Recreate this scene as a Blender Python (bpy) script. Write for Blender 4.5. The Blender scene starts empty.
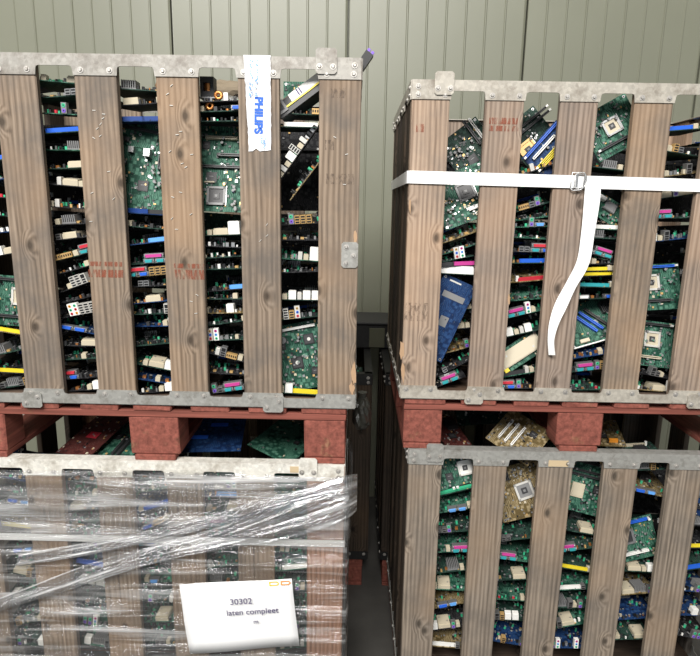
import bpy, bmesh, math, random
from mathutils import Matrix, Vector, Euler

# ------------------------------------------------------------------ camera, world, light
SC = bpy.context.scene
C = bpy.context.collection
F_PX, PITCH, ROLL, YAW, CAMZ = 579.0, 0.2089, 0.0176, 0.0067, 1.90
fwd = Vector((-math.sin(YAW) * math.cos(PITCH), math.cos(YAW) * math.cos(PITCH), -math.sin(PITCH)))
rgt = Vector((math.cos(YAW), math.sin(YAW), 0))
upv = rgt.cross(fwd)
cr, sr = math.cos(ROLL), math.sin(ROLL)
r2 = rgt * cr + upv * sr          # image right and up after the small roll
u2 = upv * cr - rgt * sr
cam_d = bpy.data.cameras.new('camera')
cam_d.sensor_fit = 'HORIZONTAL'
cam_d.sensor_width = 36.0
cam_d.lens = 36.0 * F_PX / 700.0
cam_d.clip_start = 0.02
cam = bpy.data.objects.new('camera', cam_d)
C.objects.link(cam)
cam.matrix_world = Matrix(((r2.x, u2.x, -fwd.x, 0), (r2.y, u2.y, -fwd.y, 0), (r2.z, u2.z, -fwd.z, CAMZ), (0, 0, 0, 1)))
SC.camera = cam


def at(px, py, Y):
    """point of the place at depth Y that the photograph shows at (px, py)"""
    d = fwd + r2 * ((px - 350) / F_PX) + u2 * ((328 - py) / F_PX)
    return Vector((0, 0, CAMZ)) + d * (Y / d.y)


W = bpy.data.worlds.new('world')
SC.world = W
W.use_nodes = True
W.node_tree.nodes['Background'].inputs[0].default_value = (0.80, 0.90, 1.0, 1)
W.node_tree.nodes['Background'].inputs[1].default_value = 0.42


def area(name, loc, target, sx, sy, power, col):
    l = bpy.data.lights.new(name, 'AREA')
    l.shape = 'RECTANGLE'
    l.size, l.size_y, l.energy, l.color = sx, sy, power, col
    o = bpy.data.objects.new(name, l)
    C.objects.link(o)
    o.location = loc
    o.rotation_euler = (Vector(target) - Vector(loc)).to_track_quat('-Z', 'Y').to_euler()
    return o


area('door_daylight', (-1.1, -3.0, 5.7), (0.0, 2.0, 1.7), 4.4, 2.2, 720, (1.0, 0.97, 0.93))
area('ceiling_light', (0.5, 1.6, 6.3), (0.5, 3.0, 0), 6.0, 0.4, 25, (1.0, 0.95, 0.86))

SC.view_settings.view_transform = 'Standard'
SC.view_settings.look = 'None'
SC.view_settings.gamma = 1.0
SC.view_settings.use_curve_mapping = False
SC.view_settings.exposure = 0.22

# ------------------------------------------------------------------ materials
MATS = {}


def new_mat(name):
    m = bpy.data.materials.new(name)
    m.use_nodes = True
    MATS[name] = m
    nt = m.node_tree
    return m, nt, nt.nodes['Principled BSDF']


def plain(name, col, rough=0.5, metal=0.0):
    m, nt, b = new_mat(name)
    b.inputs['Base Color'].default_value = (*col, 1)
    b.inputs['Roughness'].default_value = rough
    b.inputs['Metallic'].default_value = metal
    return m


def N(nt, t, **kw):
    n = nt.nodes.new(t)
    for k, v in kw.items():
        if k in n.inputs:
            n.inputs[k].default_value = v
        else:
            setattr(n, k, v)
    return n


def ramp(nt, fac, stops):
    r = nt.nodes.new('ShaderNodeValToRGB')
    el = r.color_ramp.elements
    while len(el) < len(stops):
        el.new(0.5)
    for e, (p, c) in zip(el, stops):
        e.position = p
        e.color = (*c, 1) if len(c) == 3 else c
    nt.links.new(fac, r.inputs[0])
    return r


def mix(nt, fac, a, b, mode='MIX'):
    m = nt.nodes.new('ShaderNodeMix')
    m.data_type = 'RGBA'
    m.blend_type = mode
    for s, v in ((0, fac), (6, a), (7, b)):
        if isinstance(v, (int, float)):
            m.inputs[s].default_value = v
        elif isinstance(v, tuple):
            m.inputs[s].default_value = (*v, 1)
        else:
            nt.links.new(v, m.inputs[s])
    return m.outputs[2]


def obj_coord(nt, scale, spread=7.0):
    """object coordinates, shifted by a random amount for each object"""
    tc = nt.nodes.new('ShaderNodeTexCoord')
    oi = nt.nodes.new('ShaderNodeObjectInfo')
    ad = N(nt, 'ShaderNodeVectorMath', operation='MULTIPLY_ADD')
    cb = nt.nodes.new('ShaderNodeCombineXYZ')
    for k in range(3):
        nt.links.new(oi.outputs['Random'], cb.inputs[k])
    ad.inputs[1].default_value = (spread,) * 3
    nt.links.new(cb.outputs[0], ad.inputs[0])
    nt.links.new(tc.outputs['Object'], ad.inputs[2])
    mp = nt.nodes.new('ShaderNodeMapping')
    mp.inputs['Scale'].default_value = scale
    nt.links.new(ad.outputs[0], mp.inputs['Vector'])
    return mp.outputs[0], oi.outputs['Random'], ad.outputs[0]


def wood(name, dark, mid, light, grey=0.35, axis=2, paint=None, paint_amt=0.5):
    """weathered plank, grain along the given local axis"""
    m, nt, b = new_mat(name)
    s1, s2 = [70.0] * 3, [9.0] * 3
    s1[axis], s2[axis] = 2.2, 0.9
    v1, rnd, base = obj_coord(nt, s1)
    mp2 = nt.nodes.new('ShaderNodeMapping')
    mp2.inputs['Scale'].default_value = s2
    nt.links.new(base, mp2.inputs['Vector'])
    # knots: a few round spots per plank that also bend the grain
    sp_ = nt.nodes.new('ShaderNodeSeparateXYZ')
    nt.links.new(base, sp_.inputs[0])
    sm_ = N(nt, 'ShaderNodeMath', operation='ADD')
    oth = [k for k in range(3) if k != axis]
    nt.links.new(sp_.outputs[oth[0]], sm_.inputs[0])
    nt.links.new(sp_.outputs[oth[1]], sm_.inputs[1])
    mu_ = N(nt, 'ShaderNodeMath', operation='MULTIPLY')
    mu_.inputs[1].default_value = 0.62
    nt.links.new(sp_.outputs[axis], mu_.inputs[0])
    cb_ = nt.nodes.new('ShaderNodeCombineXYZ')
    nt.links.new(sm_.outputs[0], cb_.inputs[0])
    nt.links.new(mu_.outputs[0], cb_.inputs[1])
    vo = N(nt, 'ShaderNodeTexVoronoi', voronoi_dimensions='2D', Scale=7.0)
    nt.links.new(cb_.outputs[0], vo.inputs['Vector'])
    knot = ramp(nt, vo.outputs['Distance'], [(0.03, (0.85, 0.85, 0.85)), (0.065, (0.45,) * 3), (0.10, (0, 0, 0))])
    bend = ramp(nt, vo.outputs['Distance'], [(0.0, (1, 1, 1)), (0.20, (0, 0, 0))])
    sh = N(nt, 'ShaderNodeVectorMath', operation='MULTIPLY_ADD')
    sh.inputs[1].default_value = (0.30, 0.30, 0.30)
    nt.links.new(bend.outputs[0], sh.inputs[0])
    nt.links.new(mp2.outputs[0], sh.inputs[2])
    wv = N(nt, 'ShaderNodeTexWave', Scale=2.4, Distortion=6.0, Detail=3.0, bands_direction='X')
    wv.inputs['Detail Scale'].default_value = 0.8
    nt.links.new(sh.outputs[0], wv.inputs['Vector'])
    n1 = N(nt, 'ShaderNodeTexNoise', Scale=1.0, Detail=6.0, Roughness=0.65)
    nt.links.new(v1, n1.inputs['Vector'])
    g = nt.nodes.new('ShaderNodeMath')
    g.operation = 'MULTIPLY_ADD'
    g.inputs[1].default_value = 0.17
    nt.links.new(wv.outputs['Fac'], g.inputs[0])
    h = nt.nodes.new('ShaderNodeMath')
    h.operation = 'MULTIPLY'
    h.inputs[1].default_value = 0.435
    nf = N(nt, 'ShaderNodeTexNoise', Scale=2.6, Detail=6.0, Roughness=0.7)
    nt.links.new(v1, nf.inputs['Vector'])
    av = N(nt, 'ShaderNodeMath', operation='ADD')
    nt.links.new(n1.outputs['Fac'], av.inputs[0])
    nt.links.new(nf.outputs['Fac'], av.inputs[1])
    nt.links.new(av.outputs[0], h.inputs[0])
    nt.links.new(h.outputs[0], g.inputs[2])
    col = ramp(nt, g.outputs[0], [(0.36, dark), (0.51, mid), (0.68, light)]).outputs[0]
    # grey weathering and dirt in blotches
    n2 = N(nt, 'ShaderNodeTexNoise', Scale=7.0, Detail=5.0, Roughness=0.6)
    nt.links.new(base, n2.inputs['Vector'])
    wfac = ramp(nt, n2.outputs['Fac'], [(0.42, (0, 0, 0)), (0.68, (grey,) * 3)])
    lum = sum(mid) / 3
    col = mix(nt, wfac.outputs[0], col, (lum * 0.62, lum * 0.58, lum * 0.54))
    n3 = N(nt, 'ShaderNodeTexNoise', Scale=3.0, Detail=2.0)
    nt.links.new(base, n3.inputs['Vector'])
    tfac = ramp(nt, n3.outputs['Fac'], [(0.5, (0, 0, 0)), (0.7, (0.4,) * 3)])
    col = mix(nt, tfac.outputs[0], col, tuple(min(1, c * k) for c, k in zip(light, (1.12, 0.92, 0.72))))
    col = mix(nt, knot.outputs[0], col, tuple(c * 0.38 for c in dark))
    # plank to plank difference
    tone = ramp(nt, rnd, [(0.0, (0.80, 0.80, 0.82)), (1.0, (1.12, 1.06, 1.0))])
    col = mix(nt, 1.0, col, tone.outputs[0], 'MULTIPLY')
    if paint:
        n4 = N(nt, 'ShaderNodeTexNoise', Scale=14.0, Detail=7.0, Roughness=0.7)
        nt.links.new(base, n4.inputs['Vector'])
        pf = ramp(nt, n4.outputs['Fac'], [(0.30, (0.1,) * 3), (0.30 + 0.25 * (1.1 - paint_amt), (1, 1, 1))])
        pc = ramp(nt, n1.outputs['Fac'], [(0.25, tuple(c * 0.45 for c in paint)), (0.75, tuple(min(1, c * 1.5) for c in paint))])
        col = mix(nt, pf.outputs[0], col, pc.outputs[0])
    nt.links.new(col, b.inputs['Base Color'])
    b.inputs['Roughness'].default_value = 0.78
    b.inputs['Specular IOR Level'].default_value = 0.25
    bp = N(nt, 'ShaderNodeBump', Strength=0.35, Distance=0.0015)
    nt.links.new(g.outputs[0], bp.inputs['Height'])
    nt.links.new(bp.outputs[0], b.inputs['Normal'])
    return m


def steel(name, base, dirt, dirt_amt=0.5, metal=0.35, peel=None):
    m, nt, b = new_mat(name)
    v, rnd, raw = obj_coord(nt, (1, 1, 1))
    vo = N(nt, 'ShaderNodeTexVoronoi', Scale=110.0)
    nt.links.new(v, vo.inputs['Vector'])
    sp = ramp(nt, vo.outputs['Color'], [(0.0, tuple(c * 0.82 for c in base)), (1.0, tuple(min(1, c * 1.14) for c in base))])
    n = N(nt, 'ShaderNodeTexNoise', Scale=16.0, Detail=8.0, Roughness=0.7)
    nt.links.new(v, n.inputs['Vector'])
    df = ramp(nt, n.outputs['Fac'], [(0.62 - 0.22 * dirt_amt, (0, 0, 0)), (0.74, (0.85,) * 3)])
    col = mix(nt, df.outputs[0], sp.outputs[0], dirt)
    if peel:
        n2 = N(nt, 'ShaderNodeTexNoise', Scale=24.0, Detail=4.0, Roughness=0.6, Distortion=1.2)
        nt.links.new(v, n2.inputs['Vector'])
        pf = ramp(nt, n2.outputs['Fac'], [(0.46, (0, 0, 0)), (0.50, (1, 1, 1))])
        col = mix(nt, pf.outputs[0], col, peel)
    nt.links.new(col, b.inputs['Base Color'])
    b.inputs['Metallic'].default_value = metal
    b.inputs['Roughness'].default_value = 0.48
    bp = N(nt, 'ShaderNodeBump', Strength=0.25, Distance=0.001)
    nt.links.new(n.outputs['Fac'], bp.inputs['Height'])
    nt.links.new(bp.outputs[0], b.inputs['Normal'])
    return m


def pcb(name, base, trace, silk=0.2):
    """printed board: solder-mask colour, copper traces, pale silkscreen specks"""
    m, nt, b = new_mat(name)
    v, rnd, raw = obj_coord(nt, (1, 1, 1), 3.0)
    vo = N(nt, 'ShaderNodeTexVoronoi', Scale=70.0, distance='CHEBYCHEV', feature='F1')
    nt.links.new(v, vo.inputs['Vector'])
    c1 = ramp(nt, vo.outputs['Distance'], [(0.25, trace), (0.42, base), (0.62, tuple(c * 0.7 for c in base))])
    wv = N(nt, 'ShaderNodeTexWave', Scale=55.0, Distortion=9.0, Detail=1.0)
    nt.links.new(v, wv.inputs['Vector'])
    n = N(nt, 'ShaderNodeTexNoise', Scale=22.0, Detail=2.0)
    nt.links.new(v, n.inputs['Vector'])
    a = ramp(nt, n.outputs['Fac'], [(0.48, (0, 0, 0)), (0.54, (0.8,) * 3)])
    c2 = ramp(nt, wv.outputs['Fac'], [(0.45, base), (0.62, trace)])
    col = mix(nt, a.outputs[0], c1.outputs[0], c2.outputs[0])
    vs = N(nt, 'ShaderNodeTexVoronoi', Scale=150.0)
    nt.links.new(v, vs.inputs['Vector'])
    sf = ramp(nt, vs.outputs['Distance'], [(0.10, (silk,) * 3), (0.16, (0, 0, 0))])
    col = mix(nt, sf.outputs[0], col, (0.62, 0.66, 0.58))
    nt.links.new(col, b.inputs['Base Color'])
    b.inputs['Roughness'].default_value = 0.6
    b.inputs['Specular IOR Level'].default_value = 0.2
    return m


wood('plank_wood', (0.125, 0.095, 0.070), (0.238, 0.184, 0.136), (0.335, 0.267, 0.203), 0.65)
wood('plank_wood_warm', (0.19, 0.098, 0.057), (0.34, 0.185, 0.115), (0.47, 0.28, 0.19), 0.25)
wood('plank_wood_grey', (0.110, 0.093, 0.076), (0.210, 0.178, 0.146), (0.31, 0.268, 0.222), 0.6)
wood('plank_wood_pale', (0.170, 0.126, 0.096), (0.310, 0.238, 0.183), (0.42, 0.332, 0.262), 0.4)
PAINT = (0.235, 0.075, 0.055)
wood('red_board', (0.12, 0.06, 0.035), (0.25, 0.13, 0.075), (0.38, 0.22, 0.13), 0.2, 0, PAINT, 0.75)
wood('red_block', (0.10, 0.05, 0.03), (0.22, 0.11, 0.065), (0.34, 0.20, 0.12), 0.2, 1, PAINT, 0.65)
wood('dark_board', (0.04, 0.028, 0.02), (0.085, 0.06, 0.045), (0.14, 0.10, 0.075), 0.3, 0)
steel('galvanised', (0.37, 0.365, 0.34), (0.16, 0.145, 0.12), 0.5)
steel('galvanised_worn', (0.33, 0.315, 0.285), (0.09, 0.065, 0.045), 0.85, 0.2)
steel('galvanised_peeling', (0.43, 0.40, 0.345), (0.14, 0.11, 0.08), 0.72, 0.1)
steel('galvanised_white', (0.70, 0.68, 0.62), (0.26, 0.22, 0.16), 0.62, 0.05)
steel('bolt_steel', (0.48, 0.46, 0.43), (0.20, 0.17, 0.13), 0.3, 0.6)
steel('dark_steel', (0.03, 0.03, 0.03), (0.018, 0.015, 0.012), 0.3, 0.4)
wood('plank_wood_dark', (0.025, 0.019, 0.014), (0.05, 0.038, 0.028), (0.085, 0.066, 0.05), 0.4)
for nm, base, tr in (('green', (0.012, 0.062, 0.040), (0.075, 0.185, 0.130)), ('dark', (0.012, 0.032, 0.024), (0.035, 0.075, 0.058)),
                     ('blue', (0.006, 0.024, 0.085), (0.018, 0.055, 0.15)), ('tan', (0.12, 0.085, 0.032), (0.30, 0.235, 0.13)),
                     ('black', (0.012, 0.012, 0.014), (0.04, 0.04, 0.042)), ('red', (0.05, 0.012, 0.011), (0.10, 0.03, 0.025))):
    pcb('pcb_' + nm, base, tr)
plain('white', (0.82, 0.81, 0.77), 0.45)
plain('cream', (0.52, 0.46, 0.34), 0.5)
plain('plate', (0.72, 0.70, 0.65), 0.35, 0.35)
plain('gold', (0.62, 0.40, 0.16), 0.4, 0.4)
plain('metal', (0.42, 0.42, 0.42), 0.36, 0.75)
plain('copper', (0.60, 0.24, 0.07), 0.35, 0.7)
plain('black', (0.010, 0.010, 0.011), 0.45)
plain('charcoal', (0.035, 0.035, 0.037), 0.5)
plain('grey', (0.20, 0.20, 0.20), 0.5)
plain('slot_blue', (0.02, 0.12, 0.62), 0.4)
plain('slot_navy', (0.01, 0.045, 0.21), 0.4)
plain('slot_sky', (0.12, 0.36, 0.80), 0.4)
plain('slot_yellow', (0.78, 0.62, 0.03), 0.4)
plain('slot_green', (0.05, 0.46, 0.24), 0.4)
plain('slot_red', (0.55, 0.03, 0.05), 0.4)
plain('slot_pink', (0.52, 0.05, 0.27), 0.4)
plain('slot_teal', (0.03, 0.33, 0.36), 0.4)
plain('slot_purple', (0.20, 0.10, 0.55), 0.4)
plain('orange', (0.80, 0.30, 0.03), 0.45)
plain('strap_white', (0.88, 0.88, 0.87), 0.6)
plain('paper', (0.90, 0.90, 0.90), 0.7)
plain('ink_blue', (0.02, 0.12, 0.55), 0.6)
plain('ink_dark', (0.055, 0.04, 0.13), 0.6)
plain('ink_yellow', (0.85, 0.60, 0.02), 0.6)
plain('brown_card', (0.20, 0.16, 0.11), 0.8)
plain('sticker', (0.55, 0.43, 0.27), 0.6)
plain('fresh_wood', (0.42, 0.27, 0.16), 0.7)
plain('smoky_plastic', (0.022, 0.022, 0.018), 0.4)
plain('panel_green', (0.09, 0.09, 0.06), 0.5)

# red stencil print, worn through
m, nt, b = new_mat('stencil_red')
v, rnd, raw = obj_coord(nt, (160, 160, 22))
n = N(nt, 'ShaderNodeTexNoise', Scale=1.0, Detail=5.0)
nt.links.new(v, n.inputs['Vector'])
al = ramp(nt, n.outputs['Fac'], [(0.44, (0, 0, 0)), (0.62, (0.42,) * 3)])
nt.links.new(al.outputs[0], b.inputs['Alpha'])
b.inputs['Base Color'].default_value = (0.33, 0.075, 0.035, 1)
b.inputs['Roughness'].default_value = 0.8
m, nt, b = new_mat('stencil_dark')
v, rnd, raw = obj_coord(nt, (160, 160, 60))
n = N(nt, 'ShaderNodeTexNoise', Scale=1.0, Detail=4.0)
nt.links.new(v, n.inputs['Vector'])
al = ramp(nt, n.outputs['Fac'], [(0.46, (0, 0, 0)), (0.66, (0.2,) * 3)])
nt.links.new(al.outputs[0], b.inputs['Alpha'])
b.inputs['Base Color'].default_value = (0.07, 0.045, 0.035, 1)

# printed label tape
m, nt, b = new_mat('label_tape')
v, rnd, raw = obj_coord(nt, (1, 1, 1))
n = N(nt, 'ShaderNodeTexNoise', Scale=40.0, Detail=3.0)
nt.links.new(v, n.inputs['Vector'])
c = ramp(nt, n.outputs['Fac'], [(0.3, (0.66, 0.65, 0.66)), (0.6, (0.80, 0.80, 0.82))])
nt.links.new(c.outputs[0], b.inputs['Base Color'])
b.inputs['Roughness'].default_value = 0.35
bp = N(nt, 'ShaderNodeBump', Strength=0.5, Distance=0.002)
nt.links.new(n.outputs['Fac'], bp.inputs['Height'])
nt.links.new(bp.outputs[0], b.inputs['Normal'])


def film_mat(name, gloss, glint_haze, stretch):
    """clear stretch film: mostly see-through, sharp reflections, milky creases painted in as bright glints"""
    m = bpy.data.materials.new(name)
    m.use_nodes = True
    MATS[name] = m
    nt = m.node_tree
    nt.nodes.clear()
    out = nt.nodes.new('ShaderNodeOutputMaterial')
    tr = N(nt, 'ShaderNodeBsdfTransparent')
    tr.inputs[0].default_value = (0.95, 0.95, 0.94, 1)
    gl = nt.nodes.new('ShaderNodeBsdfGlossy')
    gl.inputs['Roughness'].default_value = 0.09
    gl.inputs['Color'].default_value = (0.95, 0.96, 1.0, 1)
    df = nt.nodes.new('ShaderNodeBsdfDiffuse')
    df.inputs['Color'].default_value = (0.80, 0.80, 0.80, 1)
    tc = nt.nodes.new('ShaderNodeTexCoord')
    mp = nt.nodes.new('ShaderNodeMapping')
    mp.inputs['Scale'].default_value = stretch
    nt.links.new(tc.outputs['UV'], mp.inputs['Vector'])
    n = N(nt, 'ShaderNodeTexNoise', Scale=1.0, Detail=5.0, Roughness=0.6, Distortion=0.6)
    nt.links.new(mp.outputs[0], n.inputs['Vector'])
    bp = N(nt, 'ShaderNodeBump', Strength=1.0, Distance=0.022)
    nt.links.new(n.outputs['Fac'], bp.inputs['Height'])
    nt.links.new(bp.outputs[0], gl.inputs['Normal'])
    m1 = nt.nodes.new('ShaderNodeMixShader')
    hz = ramp(nt, n.outputs['Fac'], [(0.50, (glint_haze * 0.06,) * 3), (0.72, (glint_haze,) * 3)])
    nt.links.new(hz.outputs[0], m1.inputs[0])
    nt.links.new(tr.outputs[0], m1.inputs[1])
    nt.links.new(df.outputs[0], m1.inputs[2])
    m2 = nt.nodes.new('ShaderNodeMixShader')
    fr = N(nt, 'ShaderNodeFresnel', IOR=1.45)
    nt.links.new(bp.outputs[0], fr.inputs['Normal'])
    ad = nt.nodes.new('ShaderNodeMath')
    ad.operation = 'MULTIPLY_ADD'
    ad.inputs[1].default_value = 0.45
    ad.inputs[2].default_value = gloss
    nt.links.new(fr.outputs[0], ad.inputs[0])
    nt.links.new(ad.outputs[0], m2.inputs[0])
    nt.links.new(m1.outputs[0], m2.inputs[1])
    nt.links.new(gl.outputs[0], m2.inputs[2])
    nt.links.new(m2.outputs[0], out.inputs['Surface'])
    return m


film_mat('stretch_film', 0.05, 0.60, (1.6, 30.0, 1.0))
film_mat('bunched_film', 0.30, 1.0, (3.0, 20.0, 1.0))

m, nt, b = new_mat('wall_sheet')
v, rnd, raw = obj_coord(nt, (1, 1, 1))
n = N(nt, 'ShaderNodeTexNoise', Scale=1.5, Detail=4.0)
nt.links.new(v, n.inputs['Vector'])
c = ramp(nt, n.outputs['Fac'], [(0.3, (0.195, 0.200, 0.150)), (0.7, (0.220, 0.225, 0.170))])
nt.links.new(c.outputs[0], b.inputs['Base Color'])
b.inputs['Roughness'].default_value = 0.42
m, nt, b = new_mat('concrete')
v, rnd, raw = obj_coord(nt, (1, 1, 1))
n = N(nt, 'ShaderNodeTexNoise', Scale=4.0, Detail=8.0)
nt.links.new(v, n.inputs['Vector'])
c = ramp(nt, n.outputs['Fac'], [(0.3, (0.06, 0.057, 0.052)), (0.7, (0.12, 0.115, 0.105))])
nt.links.new(c.outputs[0], b.inputs['Base Color'])
b.inputs['Roughness'].default_value = 0.75
plain('hall_white', (0.22, 0.22, 0.20), 0.8)

# ------------------------------------------------------------------ mesh building


class MB:
    def __init__(self):
        self.v, self.f, self.m, self.mats = [], [], [], []

    def mi(self, mat):
        if mat not in self.mats:
            self.mats.append(mat)
        return self.mats.index(mat)

    def box(self, x0, x1, y0, y1, z0, z1, mat):
        i, k = len(self.v), self.mi(mat)
        self.v += [(x, y, z) for z in (z0, z1) for y in (y0, y1) for x in (x0, x1)]
        for f in ((0, 2, 3, 1), (4, 5, 7, 6), (0, 1, 5, 4), (2, 6, 7, 3), (0, 4, 6, 2), (1, 3, 7, 5)):
            self.f.append(tuple(i + q for q in f))
            self.m.append(k)
        return self

    def cyl(self, c, r, h, mat, axis='z', n=10, top=None, r2=None):
        i, k = len(self.v), self.mi(mat)
        kt = self.mi(top) if top else k
        r2 = r if r2 is None else r2
        for hh, rr in ((0, r), (h, r2)):
            for q in range(n):
                a = 2 * math.pi * q / n
                p, s = rr * math.cos(a), rr * math.sin(a)
                d = {'z': (p, s, hh), 'y': (p, -hh, s), 'x': (hh, p, s)}[axis]
                self.v.append((c[0] + d[0], c[1] + d[1], c[2] + d[2]))
        for q in range(n):
            w = (q + 1) % n
            self.f.append((i + q, i + w, i + n + w, i + n + q))
            self.m.append(k)
        self.f.append(tuple(i + n + q for q in range(n)))
        self.m.append(kt)
        self.f.append(tuple(i + n - 1 - q for q in range(n)))
        self.m.append(k)
        return self

    def prism(self, pts, y0, y1, mat):
        """outline in x, z pushed from y0 to y1"""
        i, k, n = len(self.v), self.mi(mat), len(pts)
        self.v += [(p[0], y0, p[1]) for p in pts] + [(p[0], y1, p[1]) for p in pts]
        self.f.append(tuple(i + q for q in range(n)))
        self.f.append(tuple(i + n + n - 1 - q for q in range(n)))
        for q in range(n):
            w = (q + 1) % n
            self.f.append((i + w, i + q, i + n + q, i + n + w))
        self.m += [k] * (n + 2)
        return self

    def torus(self, c, R, r, mat, n=10, k=6):
        i, q = len(self.v), self.mi(mat)
        for a in range(n):
            A = 2 * math.pi * a / n
            for b_ in range(k):
                B = 2 * math.pi * b_ / k
                self.v.append((c[0] + (R + r * math.cos(B)) * math.cos(A), c[1] + r * math.sin(B), c[2] + (R + r * math.cos(B)) * math.sin(A)))
        for a in range(n):
            for b_ in range(k):
                a2, b2 = (a + 1) % n, (b_ + 1) % k
                self.f.append((i + a * k + b_, i + a2 * k + b_, i + a2 * k + b2, i + a * k + b2))
                self.m.append(q)
        return self

    def mesh(self, name, smooth=False):
        me = bpy.data.meshes.new(name)
        me.from_pydata(self.v, [], self.f)
        for mt in self.mats:
            me.materials.append(MATS[mt])
        me.polygons.foreach_set('material_index', self.m)
        bm = bmesh.new()
        bm.from_mesh(me)
        bmesh.ops.recalc_face_normals(bm, faces=bm.faces)
        bm.to_mesh(me)
        bm.free()
        if smooth:
            me.polygons.foreach_set('use_smooth', [True] * len(me.polygons))
        me.update()
        return me


def link(name, mesh, parent=None, loc=(0, 0, 0), rot=(0, 0, 0), kind=None, label=None):
    o = bpy.data.objects.new(name, mesh)
    C.objects.link(o)
    o.parent = parent
    o.location = loc
    o.rotation_euler = rot
    if kind:
        o['kind'] = kind
    if label:
        o['label'] = label
    return o


def tag(o, label, cat, group=None):
    o['label'], o['category'] = label, cat
    if group:
        o['group'] = group
    return o


def thing(name, label, cat, loc=(0, 0, 0), group=None):
    return tag(link(name, None, None, loc), label, cat, group)


def bevel_box(name, sx, sy, sz, mat, bev=0.002, seed=0, jit=0.0):
    bm = bmesh.new()
    bmesh.ops.create_cube(bm, size=1.0)
    for v in bm.verts:
        v.co = Vector((v.co.x * sx, v.co.y * sy, v.co.z * sz))
    bmesh.ops.bevel(bm, geom=list(bm.edges), offset=bev, segments=1, affect='EDGES')
    r = random.Random(seed)
    if jit:
        for v in bm.verts:
            v.co += Vector((r.uniform(-jit, jit), r.uniform(-jit, jit) * 0.4, 0))
    me = bpy.data.meshes.new(name)
    bm.to_mesh(me)
    bm.free()
    me.materials.append(MATS[mat])
    return me


# ------------------------------------------------------------------ the hall
WALL_Y = 3.55


def struct(name, mb_or_mesh, parent=None, loc=(0, 0, 0)):
    me = mb_or_mesh.mesh(name) if isinstance(mb_or_mesh, MB) else mb_or_mesh
    return link(name, me, parent, loc, kind='structure')


struct('floor', MB().box(-6, 6, -5, WALL_Y + 0.1, -0.1, 0, 'concrete'))
struct('ceiling', MB().box(-6, 6, -5, WALL_Y + 0.1, 6.5, 6.6, 'hall_white'))
struct('wall_left', MB().box(-6.1, -6, -5, WALL_Y + 0.1, 0, 6.5, 'hall_white'))
struct('wall_right', MB().box(6, 6.1, -5, WALL_Y + 0.1, 0, 6.5, 'hall_white'))
wb = struct('wall_back', MB().box(-6, 6, WALL_Y + 0.06, WALL_Y + 0.12, 0, 6.5, 'wall_sheet'))
# sandwich panels with fine ribs, butted side by side
PW, RIBS = 1.0, 9
pts = []
step = (PW - 0.012) / RIBS
for k in range(RIBS):
    x0 = k * step
    w = 0.0 if k % 2 else 0.0018
    pts += [(x0 + 0.004, w), (x0 + step - 0.010, w), (x0 + step - 0.006, -0.0045), (x0 + step - 0.001, -0.0045)]
mb = MB()
poly = [(0.0, 0.05)] + [(x, y) for x, y in [(0.0, 0.001)] + pts[:-1] + [(PW - 0.010, 0.001)]] + [(PW - 0.010, 0.05)]
n = len(poly)
vs = [(x, y, 0.0) for x, y in poly] + [(x, y, 6.5) for x, y in poly]
fs = [tuple(range(n)), tuple(reversed(range(n, 2 * n)))] + [(q, (q + 1) % n, n + (q + 1) % n, n + q) for q in range(n)]
mb.v, mb.f = vs, fs
mb.mi('wall_sheet')
mb.m = [0] * len(fs)
panel = mb.mesh('wall_panel')
x_joint = at(349, 40, WALL_Y).x
for k in range(-6, 7):
    x = x_joint + k * PW
    if x < -6.2 or x > 5.3:
        continue
    link('wall_panel', panel, wb, (x, WALL_Y, 0))

# ------------------------------------------------------------------ crates
CW, CD, CH = 1.20, 0.80, 0.9756
PITCHX, SW = 0.2175, 0.1126
ST = 0.022
NS = 6


def rail_outline(width, nsl, pitch, sw, band, tab, down=True):
    """outline of a pressed rail with a tab over every slat; z=0 is the outer edge"""
    s = -1 if down else 1
    pts = [(0, 0), (0, s * tab)]
    r = 0.007
    for k in range(nsl):
        x1 = k * pitch + sw
        if k < nsl - 1:
            xn = (k + 1) * pitch
            pts += [(x1 + 0.002, s * tab), (x1 + 0.004, s * (band + r)), (x1 + 0.006, s * (band + 0.002)), (x1 + 0.004 + r + 0.002, s * band)]
            pts += [(xn - 0.004 - r - 0.002, s * band), (xn - 0.006, s * (band + 0.002)), (xn - 0.004, s * (band + r)), (xn - 0.002, s * tab)]
    pts += [(width, s * tab), (width, 0)]
    return pts


def bolt_mesh():
    mb = MB()
    mb.cyl((0, 0, 0), 0.0080, 0.0015, 'bolt_steel', 'y', 12)
    mb.cyl((0, -0.0015, 0), 0.0056, 0.0032, 'bolt_steel', 'y', 8, r2=0.0035)
    return mb.mesh('bolt')


BOLT = bolt_mesh()


def hinge_plate(parent, x, z, w, h, steelmat, bolts):
    """small pressed plate with clipped corners, bolted over a rail"""
    c = 0.006
    o = [(-w / 2 + c, 0), (w / 2 - c, 0), (w / 2, c), (w / 2, h - c), (w / 2 - c, h), (-w / 2 + c, h), (-w / 2, h - c), (-w / 2, c)]
    pl = link('latch_plate', MB().prism(o, -0.004, 0.0, steelmat).mesh('latch_plate'), parent, (x, -0.004, z))
    for bx, bz in bolts:
        link('bolt', BOLT, pl, (bx, -0.004, bz))
    return pl


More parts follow.
